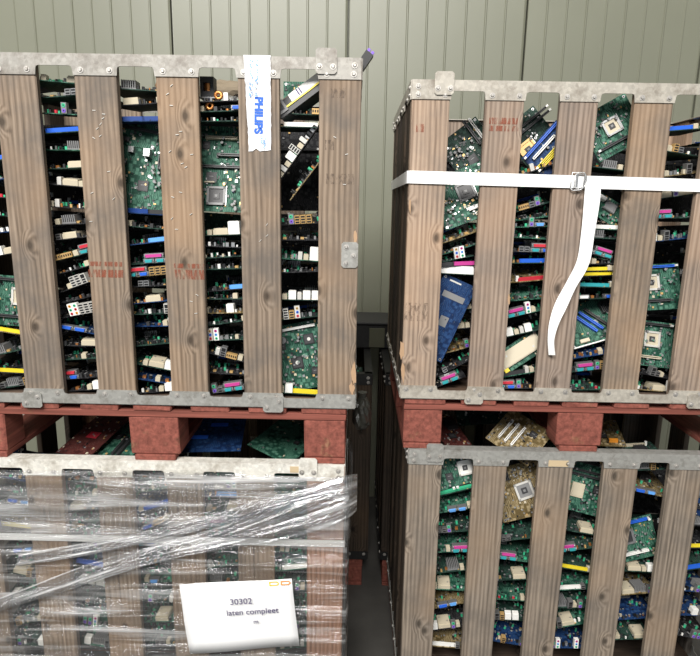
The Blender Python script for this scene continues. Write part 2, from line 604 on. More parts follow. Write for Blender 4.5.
def make_crate(label, loc, steel_top, steel_bot, slat_mats, seed, front_latch_top, group='slatted crates', flip=False, full=True):
    """crate with its front left bottom corner at loc; local +y runs into the crate"""
    rn = random.Random(seed)
    t = thing('slatted_crate', label, 'crate', loc, group)
    TAB, BAND, BTAB, BBAND = 0.051, 0.027, 0.043, 0.028
    side_n = 4
    side_pitch = (CD - 2 * ST - SW) / (side_n - 1)
    # slats
    for face in range(4):
        nsl = NS if face in (0, 2) else side_n
        for k in range(nsl):
            sw = SW + rn.uniform(-0.002, 0.002)
            L = CH - 0.012
            mat = slat_mats[k % len(slat_mats)] if face == 0 else 'plank_wood_dark' if face == 3 else rn.choice(slat_mats)  # left side slats carry the shade of the recess in a darker wood colour
            me = bevel_box('slat', sw, ST, L, mat, 0.0022, seed * 50 + face * 10 + k, 0.0012)
            if face in (0, 2):
                p = (k * PITCHX + SW / 2, ST / 2 if face == 0 else CD - ST / 2, CH / 2)
                link('slat', me, t, p)
            else:
                p = (ST / 2 if face == 3 else CW - ST / 2, ST + SW / 2 + k * side_pitch, CH / 2)
                link('slat', me, t, p, (0, 0, math.pi / 2))
    # rails
    for face in range(4):
        if face in (0, 2):
            o_t = rail_outline(CW, NS, PITCHX, SW, BAND, TAB, True)
            o_b = rail_outline(CW, NS, PITCHX, SW, BBAND, BTAB, False)
            width, nsl, pitch, first = CW, NS, PITCHX, 0
        else:
            width = CD - 0.008
            nsl, pitch = side_n, (width - SW) / (side_n - 1)
            o_t = rail_outline(width, nsl, pitch, SW, BAND, TAB, True)
            o_b = rail_outline(width, nsl, pitch, SW, BBAND, BTAB, False)
        for top in (True, False):
            mt = steel_top if top else steel_bot
            mb = MB().prism(o_t if top else o_b, -0.0035, 0.0, mt)
            if top:
                mb.box(0.0, width, -0.0035, 0.034, 0.0, 0.003, mt)
            else:
                mb.box(0.0, width, 0.0002, 0.034, -0.003, 0.0, mt)
            z = CH - 0.003 if top else 0.003
            if face == 0:
                pl, rz = (0, 0, z), 0
            elif face == 2:
                pl, rz = (CW, CD, z), math.pi
            elif face == 1:
                pl, rz = (CW, 0.004, z), math.pi / 2
            else:
                pl, rz = (0, CD - 0.004, z), -math.pi / 2
            rail = link('top_rail' if top else 'bottom_rail', mb.mesh('rail'), t, pl, (0, 0, rz))
            if face in (0, 3):
                for k in range(nsl):
                    for e in (0.018, SW - 0.018):
                        zz = -TAB + 0.013 if top else BTAB - 0.012
                        link('bolt', BOLT, rail, (k * pitch + e + rn.uniform(-.003, .003), -0.0035, zz))
                    if top and k in (0, nsl - 1):
                        link('bolt', BOLT, rail, (k * pitch + (SW - 0.018 if k else 0.018), -0.0035, -0.016))
    # latch plates on the front
    for x in front_latch_top:
        hinge_plate(t, x, CH - 0.042, 0.056, 0.064, steel_top, [(-0.018, 0.018), (0.018, 0.018), (-0.018 if x < .5 else 0.016, -0.008 + 0.05)][:2])
    for x in (0.237, CW - 0.243):
        hinge_plate(t, x, -0.012, 0.060, 0.048, steel_bot, [(-0.018, 0.014), (0.018, 0.034)])
    # boarded bottom
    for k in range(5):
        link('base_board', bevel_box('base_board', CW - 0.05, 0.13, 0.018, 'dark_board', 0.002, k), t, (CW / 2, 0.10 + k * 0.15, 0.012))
    return t


XL, YL, ZL = 0.0075, 1.641, CAMZ - 0.5956
XR, YR, ZR = 0.1568, 1.802, CAMZ - 0.6139
RIML, RIMR = CAMZ - 0.7749, CAMZ - 0.7881
LX = XL - CW
XLL, XRL = LX - 0.029, XR + 0.035

W1, W2, W3, W4 = 'plank_wood', 'plank_wood_warm', 'plank_wood_grey', 'plank_wood_pale'
crate_LU = make_crate('brown slatted crate at upper left with printed white tape on one slat', (LX, YL, ZL), 'galvanised_worn', 'galvanised', [W1, W1, W1, W1, W1, W1], 1, [CW - 0.093])
crate_LL = make_crate('slatted crate at lower left wrapped in clear stretch film', (XLL, YL, RIML - CH), 'galvanised_white', 'galvanised', [W3, W1, W1, W1, W1, W2], 2, [CW - 0.11])
crate_RU = make_crate('slatted crate at upper right with a white strap around it', (XR, YR, ZR), 'galvanised_peeling', 'galvanised_peeling', [W4, W4, W4, W1, W4, W4], 3, [0.093])
crate_RL = make_crate('grey weathered slatted crate at lower right under red pallet', (XRL, YR, RIMR - CH), 'galvanised', 'galvanised', [W3, W3, W3, W3, W3, W3], 4, [0.085])

# ------------------------------------------------------------------ pallets


def make_pallet(label, x, y, z, h, seed, full=True):
    """block pallet 1.17 x 0.8: bottom boards, nine blocks, stringers, deck boards"""
    rn = random.Random(seed)
    t = thing('wooden_pallet', label, 'pallet', (x, y, z), 'red painted pallets')
    PWX = 1.165
    bt, st_, dt = 0.018, 0.020, 0.020
    bh = h - bt - st_ - dt
    xs = [0.064, PWX / 2, PWX - 0.064]
    ys = [0.055, 0.40, 0.745]
    for j, yy in enumerate(ys):
        link('stringer_board', bevel_box('stringer_board', PWX, 0.105, st_, 'red_board', 0.002, seed + j, .0015), t, (PWX / 2, yy, bt + bh + st_ / 2))
        for i_, xx in enumerate(xs):
            w = 0.125 if i_ != 1 else 0.150
            link('block', bevel_box('block', w, 0.10, bh, 'red_block', 0.004, seed * 9 + j * 3 + i_, .002), t, (xx, yy, bt + bh / 2))
    for xx in xs:
        link('bottom_board', bevel_box('bottom_board', 0.8, 0.125, bt, 'red_board', 0.002, seed), t, (xx, 0.4, bt / 2), (0, 0, math.pi / 2))
    n_ = 7
    for k in range(n_):
        w = 0.135 if k in (0, 6) else 0.115
        xx = 0.0675 + k * (PWX - 0.135) / (n_ - 1)
        link('deck_board', bevel_box('deck_board', 0.8, w, dt, 'red_board', 0.003, seed * 5 + k, .002), t, (xx + rn.uniform(-.012, .012) * (0 < k < 6), 0.4, h - dt / 2), (0, 0, math.pi / 2))
    return t


make_pallet('red painted wooden pallet between the two crates of the left stack', LX + 0.01, YL + 0.004, RIML, ZL - RIML, 11)
make_pallet('red painted wooden pallet between the two crates of the right stack', XR + 0.014, YR + 0.004, RIMR, ZR - RIMR, 12)
make_pallet('red painted wooden pallet under the film-wrapped lower left crate', XLL + 0.01, YL + 0.004, 0.0, RIML - CH, 13)
make_pallet('red painted wooden pallet under the grey lower right crate', XRL + 0.008, YR + 0.004, 0.0, RIMR - CH, 14)

# ------------------------------------------------------------------ circuit boards: shared part meshes
LIB = {}


def lib(key, fn):
    if key not in LIB:
        LIB[key] = fn()
    return LIB[key]


def m_pcb(w, d, col):
    def f():
        mb = MB().box(-w / 2, w / 2, 0, d, -0.0012, 0.0012, 'pcb_' + col)
        return mb.mesh('printed_board')
    return lib(('pcb', w, d, col), f)


def m_usb(mat='metal', n=2):
    def f():
        h = 0.0075 * n + 0.001
        mb = MB().box(-.0075, .0075, 0, .017, 0, h, mat)
        for k in range(n):
            mb.box(-.0058, .0058, -.0004, .0, .0018 + k * .0075, .0066 + k * .0075, 'black')
        return mb.mesh('usb_port')
    return lib(('usb', mat, n), f)


def m_lan(mat='metal'):
    def f():
        mb = MB().box(-.0085, .0085, 0, .021, 0, .029, mat)
        mb.box(-.0062, .0062, -.0004, 0, .0155, .0265, 'black')
        mb.box(-.0062, .0062, -.0004, 0, .0015, .0065, 'black').box(-.0062, .0062, -.0004, 0, .0085, .0135, 'black')
        return mb.mesh('network_port')
    return lib(('lan', mat), f)


def m_audio(cols=1, mat='white', three=('slot_green', 'slot_sky', 'slot_pink')):
    def f():
        w = 0.0155 * cols
        mb = MB().box(-w / 2, w / 2, 0, .013, 0, .036, mat)
        for c_ in range(cols):
            x = (c_ - (cols - 1) / 2) * .0155
            for k in range(3):
                mb.cyl((x, 0, .0065 + k * .0115), .0042, .0012, three[(k + c_ * 2) % 3], 'y', 8)
                mb.cyl((x, -.0012, .0065 + k * .0115), .0019, .0006, 'black', 'y', 6)
        return mb.mesh('audio_jacks')
    return lib(('audio', cols, mat, three), f)


def m_ps2(mat='metal'):
    def f():
        mb = MB().box(-.0078, .0078, 0, .013, 0, .029, mat)
        mb.cyl((0, 0, .0075), .0054, .0012, 'slot_purple', 'y', 10).cyl((0, 0, .0215), .0054, .0012, 'slot_green', 'y', 10)
        mb.cyl((0, -.0012, .0075), .0022, .0004, 'black', 'y', 6).cyl((0, -.0012, .0215), .0022, .0004, 'black', 'y', 6)
        return mb.mesh('keyboard_port')
    return lib(('ps2', mat), f)


def m_dsub(w, mat):
    def f():
        mb = MB().box(-w / 2, w / 2, 0, .016, 0, .0125, 'metal')
        mb.prism([(-w / 2 + .006, .0022), (w / 2 - .006, .0022), (w / 2 - .0045, .0105), (-w / 2 + .0045, .0105)], -.005, 0, mat)
        for s in (-1, 1):
            mb.cyl((s * (w / 2 - .002), 0, .006), .0018, .004, 'metal', 'y', 6)
        return mb.mesh('socket')
    return lib(('dsub', w, mat), f)


def m_slot(L, w, h, mat, latch=None, groove='black'):
    """card or memory slot running along x"""
    def f():
        mb = MB()
        mb.box(-L / 2, L / 2, -w / 2, -w / 2 + w * .36, 0, h, mat)
        mb.box(-L / 2, L / 2, w / 2 - w * .36, w / 2, 0, h, mat)
        mb.box(-L / 2, L / 2, -w * .14, w * .14, 0, h * .55, groove)
        for s in (-1, 1):
            mb.box(s * L / 2 - .002, s * L / 2 + .002, -w / 2, w / 2, 0, h, mat)
            if latch:
                mb.box(min(s * (L / 2), s * (L / 2 + .008)), max(s * (L / 2), s * (L / 2 + .008)), -w * .4, w * .4, 0, h + .007, latch)
        return mb.mesh('slot')
    return lib(('slot', L, w, h, mat, latch), f)


def m_cpu(frame='metal', plate='cream', size=.052):
    def f():
        s = size / 2
        mb = MB().box(-s, s, -s, s, 0, .004, plate)
        t_ = size * .12
        for a in ((-s, s, -s, -s + t_), (-s, s, s - t_, s), (-s, -s + t_, -s, s), (s - t_, s, -s, s)):
            mb.box(*a, .004, .0075, frame)
        mb.box(-s * .34, s * .34, -s * .34, s * .34, .004, .0062, 'charcoal' if plate != 'charcoal' else 'black')
        mb.box(-s * .14, s * .14, -s * .14, s * .14, .0062, .0068, 'grey')
        mb.box(s + .001, s + .003, -s, s * 1.1, .003, .0055, 'metal')
        return mb.mesh('processor_socket')
    return lib(('cpu', frame, plate, size), f)


def m_chip(s, dot=False):
    def f():
        mb = MB().box(-s / 2, s / 2, -s / 2, s / 2, 0, .0024, 'black')
        mb.box(-s * .4, s * .4, -s * .4, s * .4, .0024, .0028, 'charcoal')
        if dot:
            mb.cyl((0, 0, .0028), s * .17, .0006, 'plate', 'z', 10)
        else:
            mb.box(-s * .2, s * .2, .05 * s, .12 * s, .0028, .003, 'grey')
        return mb.mesh('chip')
    return lib(('chip', s, dot), f)


def m_sink(s, h, mat):
    def f():
        mb = MB().box(-s / 2, s / 2, -s / 2, s / 2, 0, .004, mat)
        n_ = 7
        for k in range(n_):
            x = -s / 2 + (k + .5) * s / n_
            mb.box(x - s * .035, x + s * .035, -s / 2, s / 2, .004, h, mat)
        return mb.mesh('heat_sink')
    return lib(('sink', s, h, mat), f)


def m_caps(seed, n_, w, d, mats=('black', 'charcoal', 'slot_green'), tops='grey', lo=.009, hi=.015, r=.0042):
    def f():
        rn = random.Random(seed)
        mb = MB()
        for _ in range(n_):
            mb.cyl((rn.uniform(-w / 2, w / 2), rn.uniform(-d / 2, d / 2), 0), r * rn.uniform(.7, 1.1), rn.uniform(lo, hi), rn.choice(mats), 'z', 7, top=tops)
        return mb.mesh('capacitors')
    return lib(('caps', seed, n_, w, d, mats, lo), f)


def m_row(seed, w, mats=('white', 'cream', 'black', 'metal', 'charcoal', 'black', 'white'), hi=.014):
    """row of small upright connectors and capacitors near a board edge"""
    def f():
        rn = random.Random(seed)
        mb = MB()
        x = -w / 2
        while x < w / 2:
            s = rn.uniform(.004, .010)
            h = rn.uniform(.005, hi)
            mt = rn.choice(mats)
            y0 = rn.uniform(0, .012)
            if rn.random() < .4:
                mb.cyl((x + s / 2, y0 + s / 2, 0), s / 2, h, mt, 'z', 7, top='grey')
            else:
                mb.box(x, x + s, y0, y0 + s, 0, h, mt)
            x += s + rn.uniform(.002, .012)
        return mb.mesh('connector_row')
    return lib(('row', seed, w, mats, hi), f)


def m_smd(seed, n_, w, d):
    def f():
        rn = random.Random(seed)
        mb = MB()
        for _ in range(n_):
            x, y = rn.uniform(-w / 2, w / 2), rn.uniform(0.004, d - .004)
            a, c_ = rn.uniform(.0012, .0040), rn.uniform(.0012, .0040)
            mb.box(x - a, x + a, y - c_, y + c_, 0, rn.uniform(.0012, .0035), rn.choice(('black', 'black', 'charcoal', 'charcoal', 'cream', 'grey', 'metal', 'gold', 'grey')))
        return mb.mesh('surface_components')
    return lib(('smd', seed, n_, w, d), f)


def m_block(w, d, h, mat, hole=None):
    def f():
        mb = MB().box(-w / 2, w / 2, 0, d, 0, h, mat)
        if hole:
            n_ = max(2, int(w / .006))
            for k in range(n_):
                x = -w / 2 + (k + .5) * w / n_
                mb.box(x - .0018, x + .0018, -.0003, 0, h * .3, h * .75, hole)
        else:
            mb.box(-w * .42, w * .42, d * .1, d * .9, h, h + .0012, mat)
        return mb.mesh('connector')
    return lib(('block', w, d, h, mat, hole), f)


def m_can(w, d, h, mat):
    """drawn metal can with a raised lid edge"""
    def f():
        mb = MB().box(-w / 2, w / 2, 0, d, 0, h * .8, mat)
        mb.box(-w * .46, w * .46, d * .05, d * .95, h * .8, h, mat)
        mb.cyl((w * .3, d * .3, h), .003, .001, 'metal', 'z', 6).cyl((-w * .3, d * .7, h), .003, .001, 'metal', 'z', 6)
        return mb.mesh('shield_can')
    return lib(('can', w, d, h, mat), f)


def m_coil(R=.011):
    def f():
        return MB().torus((0, 0, R + .003), R * .72, R * .38, 'copper').box(-.003, .003, -.006, .006, 0, .004, 'black').mesh('coil', True)
    return lib(('coil', R), f)


def m_battery():
    def f():
        return MB().cyl((0, 0, 0), .012, .003, 'charcoal', 'z', 14).cyl((0, 0, .003), .010, .0028, 'metal', 'z', 14).mesh('battery')
    return lib('battery', f)


def m_holes(w, d):
    def f():
        mb = MB()
        for x, y in ((-w / 2 + .008, .008), (w / 2 - .008, .008), (-w / 2 + .008, d - .008), (w / 2 - .008, d - .008), (.01, d * .5)):
            mb.cyl((x, y, .0012), .0045, .0004, 'metal', 'z', 10).cyl((x, y, .0016), .0022, .0002, 'black', 'z', 8)
        return mb.mesh('mounting_rings')
    return lib(('holes', w, d), f)


# --- designs: list of (part name, mesh, location, rotation about z, kind)
T0 = .0012
SLOTCOL = {'n': 'slot_navy', 'b': 'slot_blue', 's': 'slot_sky', 'y': 'slot_yellow', 'g': 'slot_green', 'r': 'slot_red', 'w': 'white', 'c': 'cream', 'k': 'charcoal', 'p': 'slot_purple', 't': 'slot_teal', 'i': 'slot_pink'}
COLW = {'green': 'green', 'dark': 'dark green', 'blue': 'blue', 'tan': 'tan', 'black': 'black', 'red': 'dark red'}


def io_design(col, codes, seed, w=.204, d=.19):
    """board lying in the pile with its row of ports towards the front"""
    rn = random.Random(seed)
    P = [('printed_board', m_pcb(w, d, col), (0, 0, 0), 0, None)]
    sizes = {'U': .017, 'u': .017, 'v': .017, 'N': .019, 'n': .019, 'A': .0175, 'a': .0175, 'W': .033, 'P': .0175, 'p': .0175, 'L': .066, 'l': .066, 'D': .040, 'd': .040, 'V': .034, 'B': .026, 'K': .018,
             'C': .05, 'c': .05, 'T': .046, 'H': .044, 'J': .034, 'O': .026, 'E': .016, 'o': .05, 'F': .03, 'G': .12, 'Q': .036, '_': .02}
    items = []
    i = 0
    while i < len(codes):
        ch = codes[i]
        if ch == 'S':
            items.append(('S' + codes[i + 1], .09))
            i += 2
        elif ch == 'M':
            items.append(('M' + codes[i + 1], .12))
            i += 2
        else:
            items.append((ch, sizes[ch]))
            i += 1
    tot = sum(s for _, s in items)
    x = -tot / 2
    for ch, s in items:
        cx = x + s / 2
        x += s
        y = -.003
        add = lambda nm, me, dy=0.0, dz=0.0, dx=0.0, kind=None, rz=0: P.append((nm, me, (cx + dx, y + dy, T0 + dz), rz, kind))
        if ch == 'U': add('usb_port', m_usb('metal'))
        elif ch == 'u': add('usb_port', m_usb('gold', 3))
        elif ch == 'v': add('usb_port', m_usb('plate', 4))
        elif ch == 'N': add('network_port', m_lan('metal'))
        elif ch == 'n': add('network_port', m_lan('plate'))
        elif ch == 'A': add('audio_jacks', m_audio(1, 'white'))
        elif ch == 'a': add('audio_jacks', m_audio(1, 'plate', ('slot_red', 'slot_blue', 'gold')))
        elif ch == 'W': add('audio_jacks', m_audio(2, 'white', ('slot_red', 'slot_green', 'orange')))
        elif ch == 'P': add('keyboard_port', m_ps2('metal'))
        elif ch == 'p': add('keyboard_port', m_ps2('white'))
        elif ch in 'Ll':
            add('printer_port', m_dsub(.056, 'slot_pink' if ch == 'L' else 'slot_red'), 0, .0145)
            add('serial_port', m_dsub(.030, 'slot_teal'), 0, .0, -.016)
            add('serial_port', m_dsub(.030, 'slot_teal' if ch == 'L' else 'slot_blue'), 0, .0, .017)
        elif ch == 'D': add('monitor_port', m_dsub(.038, 'slot_blue'))
        elif ch == 'd': add('monitor_port', m_dsub(.038, 'white'))
        elif ch == 'V': add('monitor_port', m_dsub(.032, 'slot_sky'))
        elif ch == 'B': add('connector', m_block(.022, .02, .024, 'white'), .004)
        elif ch == 'G': add('shield_can', m_can(.115, .05, .024, 'white'), .003)
        elif ch == 'Q': add('connector', m_block(.033, .02, .036, 'white'), .003)
        elif ch == 'K': add('connector', m_block(.014, .02, .014, 'cream'), .004)
        elif ch == 'E': add('connector', m_block(.012, .018, .020, 'plate'), .004)
        elif ch == 'C': add('connector_row', m_row(seed % 7, .05), .004, kind='stuff')
        elif ch == 'c': add('connector_row', m_row(seed % 7 + 20, .05, ('gold', 'black', 'charcoal', 'black', 'grey', 'copper', 'charcoal'), .012), .004, kind='stuff')
        elif ch == 'o': add('connector_row', m_row(seed % 7 + 40, .05, ('white', 'slot_green', 'metal', 'slot_red', 'charcoal', 'black'), .012), .004, kind='stuff')
        elif ch == 'T': add('shield_can', m_can(.044, .05, .018, 'cream'), .006)
        elif ch == 'H': add('heat_sink', m_sink(.042, .024, 'grey'), .03)
        elif ch == 'F': add('transformer', m_block(.028, .03, .030, 'charcoal', 'gold'), .004)
        elif ch == 'J': add('power_sockets', m_block(.032, .014, .015, 'gold', 'black'))
        elif ch == 'O': add('coil', m_coil(.012), .012)
        elif ch[0] == 'S': add('card_slot', m_slot(.088, .0085, .0115, SLOTCOL[ch[1]]), .010)
        elif ch[0] == 'M': add('memory_slot', m_slot(.125, .0075, .010, SLOTCOL[ch[1]], 'white'), .010)
    P.append(('capacitors', m_caps(seed % 5, 14, w * .86, .06), (0, .062, T0), 0, 'stuff'))
    P.append(('surface_components', m_smd(seed % 6, 60, w * .9, d), (0, 0, T0), 0, 'stuff'))
    P.append(('heat_sink', m_sink(.04, .020, rn.choice(('grey', 'metal', 'charcoal'))), (rn.uniform(-.05, .05), .12, T0), 0, None))
    P.append(('memory_slot', m_slot(.13, .0075, .010, rn.choice(('charcoal', 'charcoal', 'slot_blue', 'cream')), 'white'), (0, .165, T0), 0, None))
    return P


def face_design(col, seed, w=.20, d=.24, feats=(), smd=90, caps=10):
    """board whose component side is turned to the viewer; feats: (kind, x, y, rot, arg)"""
    P = [('printed_board', m_pcb(w, d, col), (0, 0, 0), 0, None)]
    for ft in feats:
        k, x, y = ft[0], ft[1], ft[2]
        rz = math.radians(ft[3]) if len(ft) > 3 else 0
        a = ft[4] if len(ft) > 4 else None
        l = (x, y, T0)
        if k == 'cpu': P.append(('processor_socket', m_cpu(*(a or ('metal', 'charcoal'))), l, rz, None))
        elif k == 'pci': P.append(('card_slot', m_slot(.088, .0085, .0115, SLOTCOL[a or 'w']), l, rz, None))
        elif k == 'ram': P.append(('memory_slot', m_slot(.133, .0075, .011, SLOTCOL[a or 'k'], 'white'), l, rz, None))
        elif k == 'chip': P.append(('chip', m_chip(a or .03), l, rz, None))
        elif k == 'dot': P.append(('chip', m_chip(a or .03, True), l, rz, None))
        elif k == 'sink': P.append(('heat_sink', m_sink(.04, .018, a or 'metal'), l, rz, None))
        elif k == 'blk': P.append(('connector', m_block(*a), l, rz, None))
        elif k == 'can': P.append(('shield_can', m_can(*a), l, rz, None))
        elif k == 'bat': P.append(('battery', m_battery(), l, rz, None))
        elif k == 'ps2': P.append(('keyboard_port', m_ps2('metal'), l, rz, None))
        elif k == 'usb': P.append(('usb_port', m_usb('metal'), l, rz, None))
        elif k == 'lan': P.append(('network_port', m_lan('metal'), l, rz, None))
        elif k == 'lpt': P.append(('printer_port', m_dsub(.056, 'slot_pink'), l, rz, None))
        elif k == 'vga': P.append(('monitor_port', m_dsub(.034, 'slot_blue'), l, rz, None))
        elif k == 'caps': P.append(('capacitors', m_caps(*a), l, rz, 'stuff'))
        elif k == 'label': P.append(('paper_label', lib(('lab', a), lambda: MB().box(-a[0] / 2, a[0] / 2, -a[1] / 2, a[1] / 2, 0, .0006, a[2]).mesh('paper_label')), l, rz, None))
    if caps:
        P.append(('capacitors', m_caps(seed % 5 + 10, caps, w * .8, d * .75), (0, d * .5, T0), 0, 'stuff'))
    if smd:
        P.append(('surface_components', m_smd(seed % 6 + 10, smd, w * .94, d), (0, 0, T0), 0, 'stuff'))
    P.append(('mounting_rings', m_holes(w, d), (0, 0, 0), 0, 'stuff'))
    return P


BOARDS = []      # (empty, crate key, gap key, colour word, note) labelled once all are placed


def put_board(design, pos, roll, pitch, yaw=0, anchor=0.0, info=None, name='circuit_board'):
    """pos is where the board's front edge (or the point `anchor` along it) lies"""
    t = link(name, None)
    M = Matrix.Translation(pos) @ Matrix.Rotation(-math.radians(roll), 4, 'Y') @ Matrix.Rotation(math.radians(pitch), 4, 'X') @ Matrix.Rotation(math.radians(yaw), 4, 'Z') @ Matrix.Translation((0, -anchor, 0))
    t.matrix_world = M
    for nm, me, l, rz, kind in design:
        link(nm, me, t, l, (0, 0, rz), kind)
    if info:
        BOARDS.append((t, *info))
    return t


CR = {'LU': (LX, YL, ZL, 'upper left crate'), 'LL': (XLL, YL, RIML - CH, 'film-wrapped lower left crate'),
      'RU': (XR, YR, ZR, 'upper right crate'), 'RL': (XRL, YR, RIMR - CH, 'lower right crate')}


def gap_x(crate, g):
    """middle of a gap; gaps of the left crates count from the right end, those of the right crates from the left"""
    gw = PITCHX - SW
    if crate[0] == 'L':
        return CR[crate][0] + CW - SW - gw / 2 - g * PITCHX
    return CR[crate][0] + SW + gw / 2 + g * PITCHX


SEED = [100]


def z_at(crate, gx, py, Y):
    """height that image row py has on the vertical line (gx, Y)"""
    lo, hi = 0.0, 3.0
    for _ in range(40):
        mid = (lo + hi) / 2
        d = Vector((gx, Y, mid)) - Vector((0, 0, CAMZ))
        yy = 328 - F_PX * d.dot(u2) / d.dot(fwd)
        if yy > py:
            lo = mid
        else:
            hi = mid
    return (lo + hi) / 2


def fill_gap(crate, g, rows):
    gx = gap_x(crate, g)
    Y0 = CR[crate][1]
    zmin = CR[crate][2] + 0.028
    for row in rows:
        SEED[0] += 1
        sd = SEED[0]
        rn = random.Random(sd)
        if row[0] == 'io':
            _, py, roll, col, codes = row[:5]
            o = row[5] if len(row) > 5 else {}
            Y = Y0 + o.get('y', .036) + rn.uniform(0, .004)
            z = z_at(crate, gx, py, Y)
            w = o.get('w', .204 * min(1.0, .97 + 0 * roll))
            d = .19
            sn = abs(math.sin(math.radians(roll)))
            if sn > .01:
                w = min(w, max(.11, 2 * (z - zmin) / sn))
            z = max(z, zmin + sn * w / 2)
            put_board(io_design(col, codes, sd, w, o.get('d', d)), (gx + o.get('dx', 0), Y, z), roll, o.get('pitch', rn.uniform(-2, 6)), o.get('yaw', rn.uniform(-7, 7)), 0, (crate, g, COLW[col], ''))
        elif row[0] == 'face':
            _, px, py, roll, pitch, col, w, d, feats = row[:9]
            o = row[9] if len(row) > 9 else {}
            Y = Y0 + o.get('y', .058 + abs(math.cos(math.radians(pitch))) * d * .5)
            p = at(px, py, Y)
            put_board(face_design(col, sd, w, d, feats, o.get('smd', 90), o.get('caps', 10)), p, roll, pitch, o.get('yaw', 0), d / 2, (crate, g, COLW[col], o.get('note', 'upright')))


# ------------------------------------------------------------------ upper left crate, gaps counted from its right end
fill_gap('LU', 0, [
    ('face', 297, 96, 0, 88, 'green', .085, .085, [('chip', 0, .05, 0, .02), ('blk', .02, .012, 0, (.03, .008, .006, 'cream'))], {'y': .30, 'smd': 24, 'caps': 2}),
    ('io', 114, -2, 'dark', 'TcJ'),
    ('io', 127, 0, 'dark', '_SwK', {'d': .15}),
    ('io', 152, 54, 'black', 'KEKBvKEC', {'w': .215, 'dx': -.002, 'pitch': 5, 'yaw': 0, 'd': .09}),
    ('io', 176, 52, 'tan', 'c', {'w': .17, 'dx': .022, 'pitch': 4, 'yaw': 0, 'd': .08}),
    ('io', 224, 5, 'black', 'Puuu'),
    ('io', 240, 0, 'black', 'cc'),
    ('io', 260, -4, 'green', 'CEKQ'),
    ('io', 272, 3, 'black', 'oc'),
    ('io', 300, -1, 'dark', 'KBEBB'),
    ('io', 318, 6, 'dark', 'vuaC'),
    ('face', 301, 356, 12, 82, 'green', .165, .205, [('dot', .034, .15, 0, .032), ('dot', -.014, .085, 0, .036), ('blk', .01, .186, 0, (.10, .008, .008, 'white')), ('chip', .035, .05, 0, .022), ('chip', -.05, .14, 0, .02), ('bat', -.045, .16)], {'smd': 150, 'caps': 16, 'y': .075}),
    ('io', 394, -4, 'dark', 'KBSy', {'y': .030}),
])
fill_gap('LU', 1, [
    ('io', 101, 3, 'black', 'cOEo'),
    ('io', 111, 2, 'dark', 'KOcD'),
    ('io', 121, 2, 'dark', 'coc'),
    ('face', 221, 166, -1, 74, 'green', .20, .27, [('blk', 0, .252, 0, (.12, .012, .007, 'charcoal')), ('pci', 0, .215, 0, 'c'), ('pci', .035, .165, 0, 'k'), ('ram', 0, .13, 0, 'k'), ('chip', -.045, .195, 0, .022), ('chip', -.025, .10, 0, .030), ('cpu', -.008, .045, 0, ('grey', 'charcoal', .054)), ('caps', .045, .04, 0, (77, 8, .012, .07, ('white', 'slot_purple'))), ('blk', -.03, .083, 0, (.03, .004, .006, 'cream'))], {'smd': 170, 'caps': 12}),
    ('io', 235, 3, 'dark', 'KTQ', {'dx': -.005}),
    ('io', 247, -2, 'black', 'oC'),
    ('io', 257, 4, 'dark', 'CCc'),
    ('io', 269, 3, 'dark', 'CCc'),
    ('io', 289, 6, 'black', 'cSs', {'dx': .03}),
    ('io', 299, 2, 'dark', 'cK'),
    ('io', 313, 3, 'tan', 'KcBo'),
    ('io', 323, 8, 'dark', 'ooK'),
    ('io', 340, 4, 'dark', 'uaACc'),
    ('io', 358, -14, 'black', 'ENrK'.replace('r', 'J')),
    ('io', 374, -3, 'black', 'cc'),
    ('io', 392, 10, 'black', 'PUL', {'y': .030}),
])
fill_gap('LU', 2, [
    ('io', 90, -2, 'dark', 'HcO'),
    ('io', 104, 4, 'black', 'TcK'),
    ('io', 121, 2, 'blue', 'SnSn'),
    ('face', 137, 134, -10, 78, 'green', .12, .075, [('ram', 0, .05, 0, 'k'), ('blk', -.03, .01, 0, (.03, .012, .008, 'charcoal'))], {'smd': 20, 'caps': 0, 'y': .10}),
    ('face', 146, 176, -5, 78, 'green', .19, .20, [('usb', -.045, .16, 0), ('lan', .005, .15, 0), ('chip', .05, .17, 0, .03), ('sink', .055, .14, 0, 'charcoal'), ('chip', -.005, .07, 0, .03), ('caps', .035, .10, 0, (78, 9, .03, .06, ('cream', 'white', 'black')))], {'smd': 120, 'caps': 4}),
    ('io', 214, -3, 'blue', 'SnSk'),
    ('io', 228, -4, 'dark', 'KccE'),
    ('io', 242, 7, 'blue', 'cSs', {'dx': .018}),
    ('io', 263, 4, 'dark', '_L_', {'dx': .012}),
    ('io', 276, 6, 'tan', 'luuu', {'dx': -.012}),
    ('io', 286, 4, 'black', 'UUc'),
    ('io', 302, 6, 'blue', 'cTc'),
    ('io', 314, 3, 'dark', 'cCnP'),
    ('io', 326, 4, 'blue', 'cKB', {'dx': .02}),
    ('io', 344, 5, 'dark', 'cc_p', {'dx': .012}),
    ('io', 368, -13, 'dark', 'KTB'),
    ('io', 382, -10, 'blue', 'cKc'),
    ('io', 394, 3, 'black', 'oKB', {'y': .030}),
])
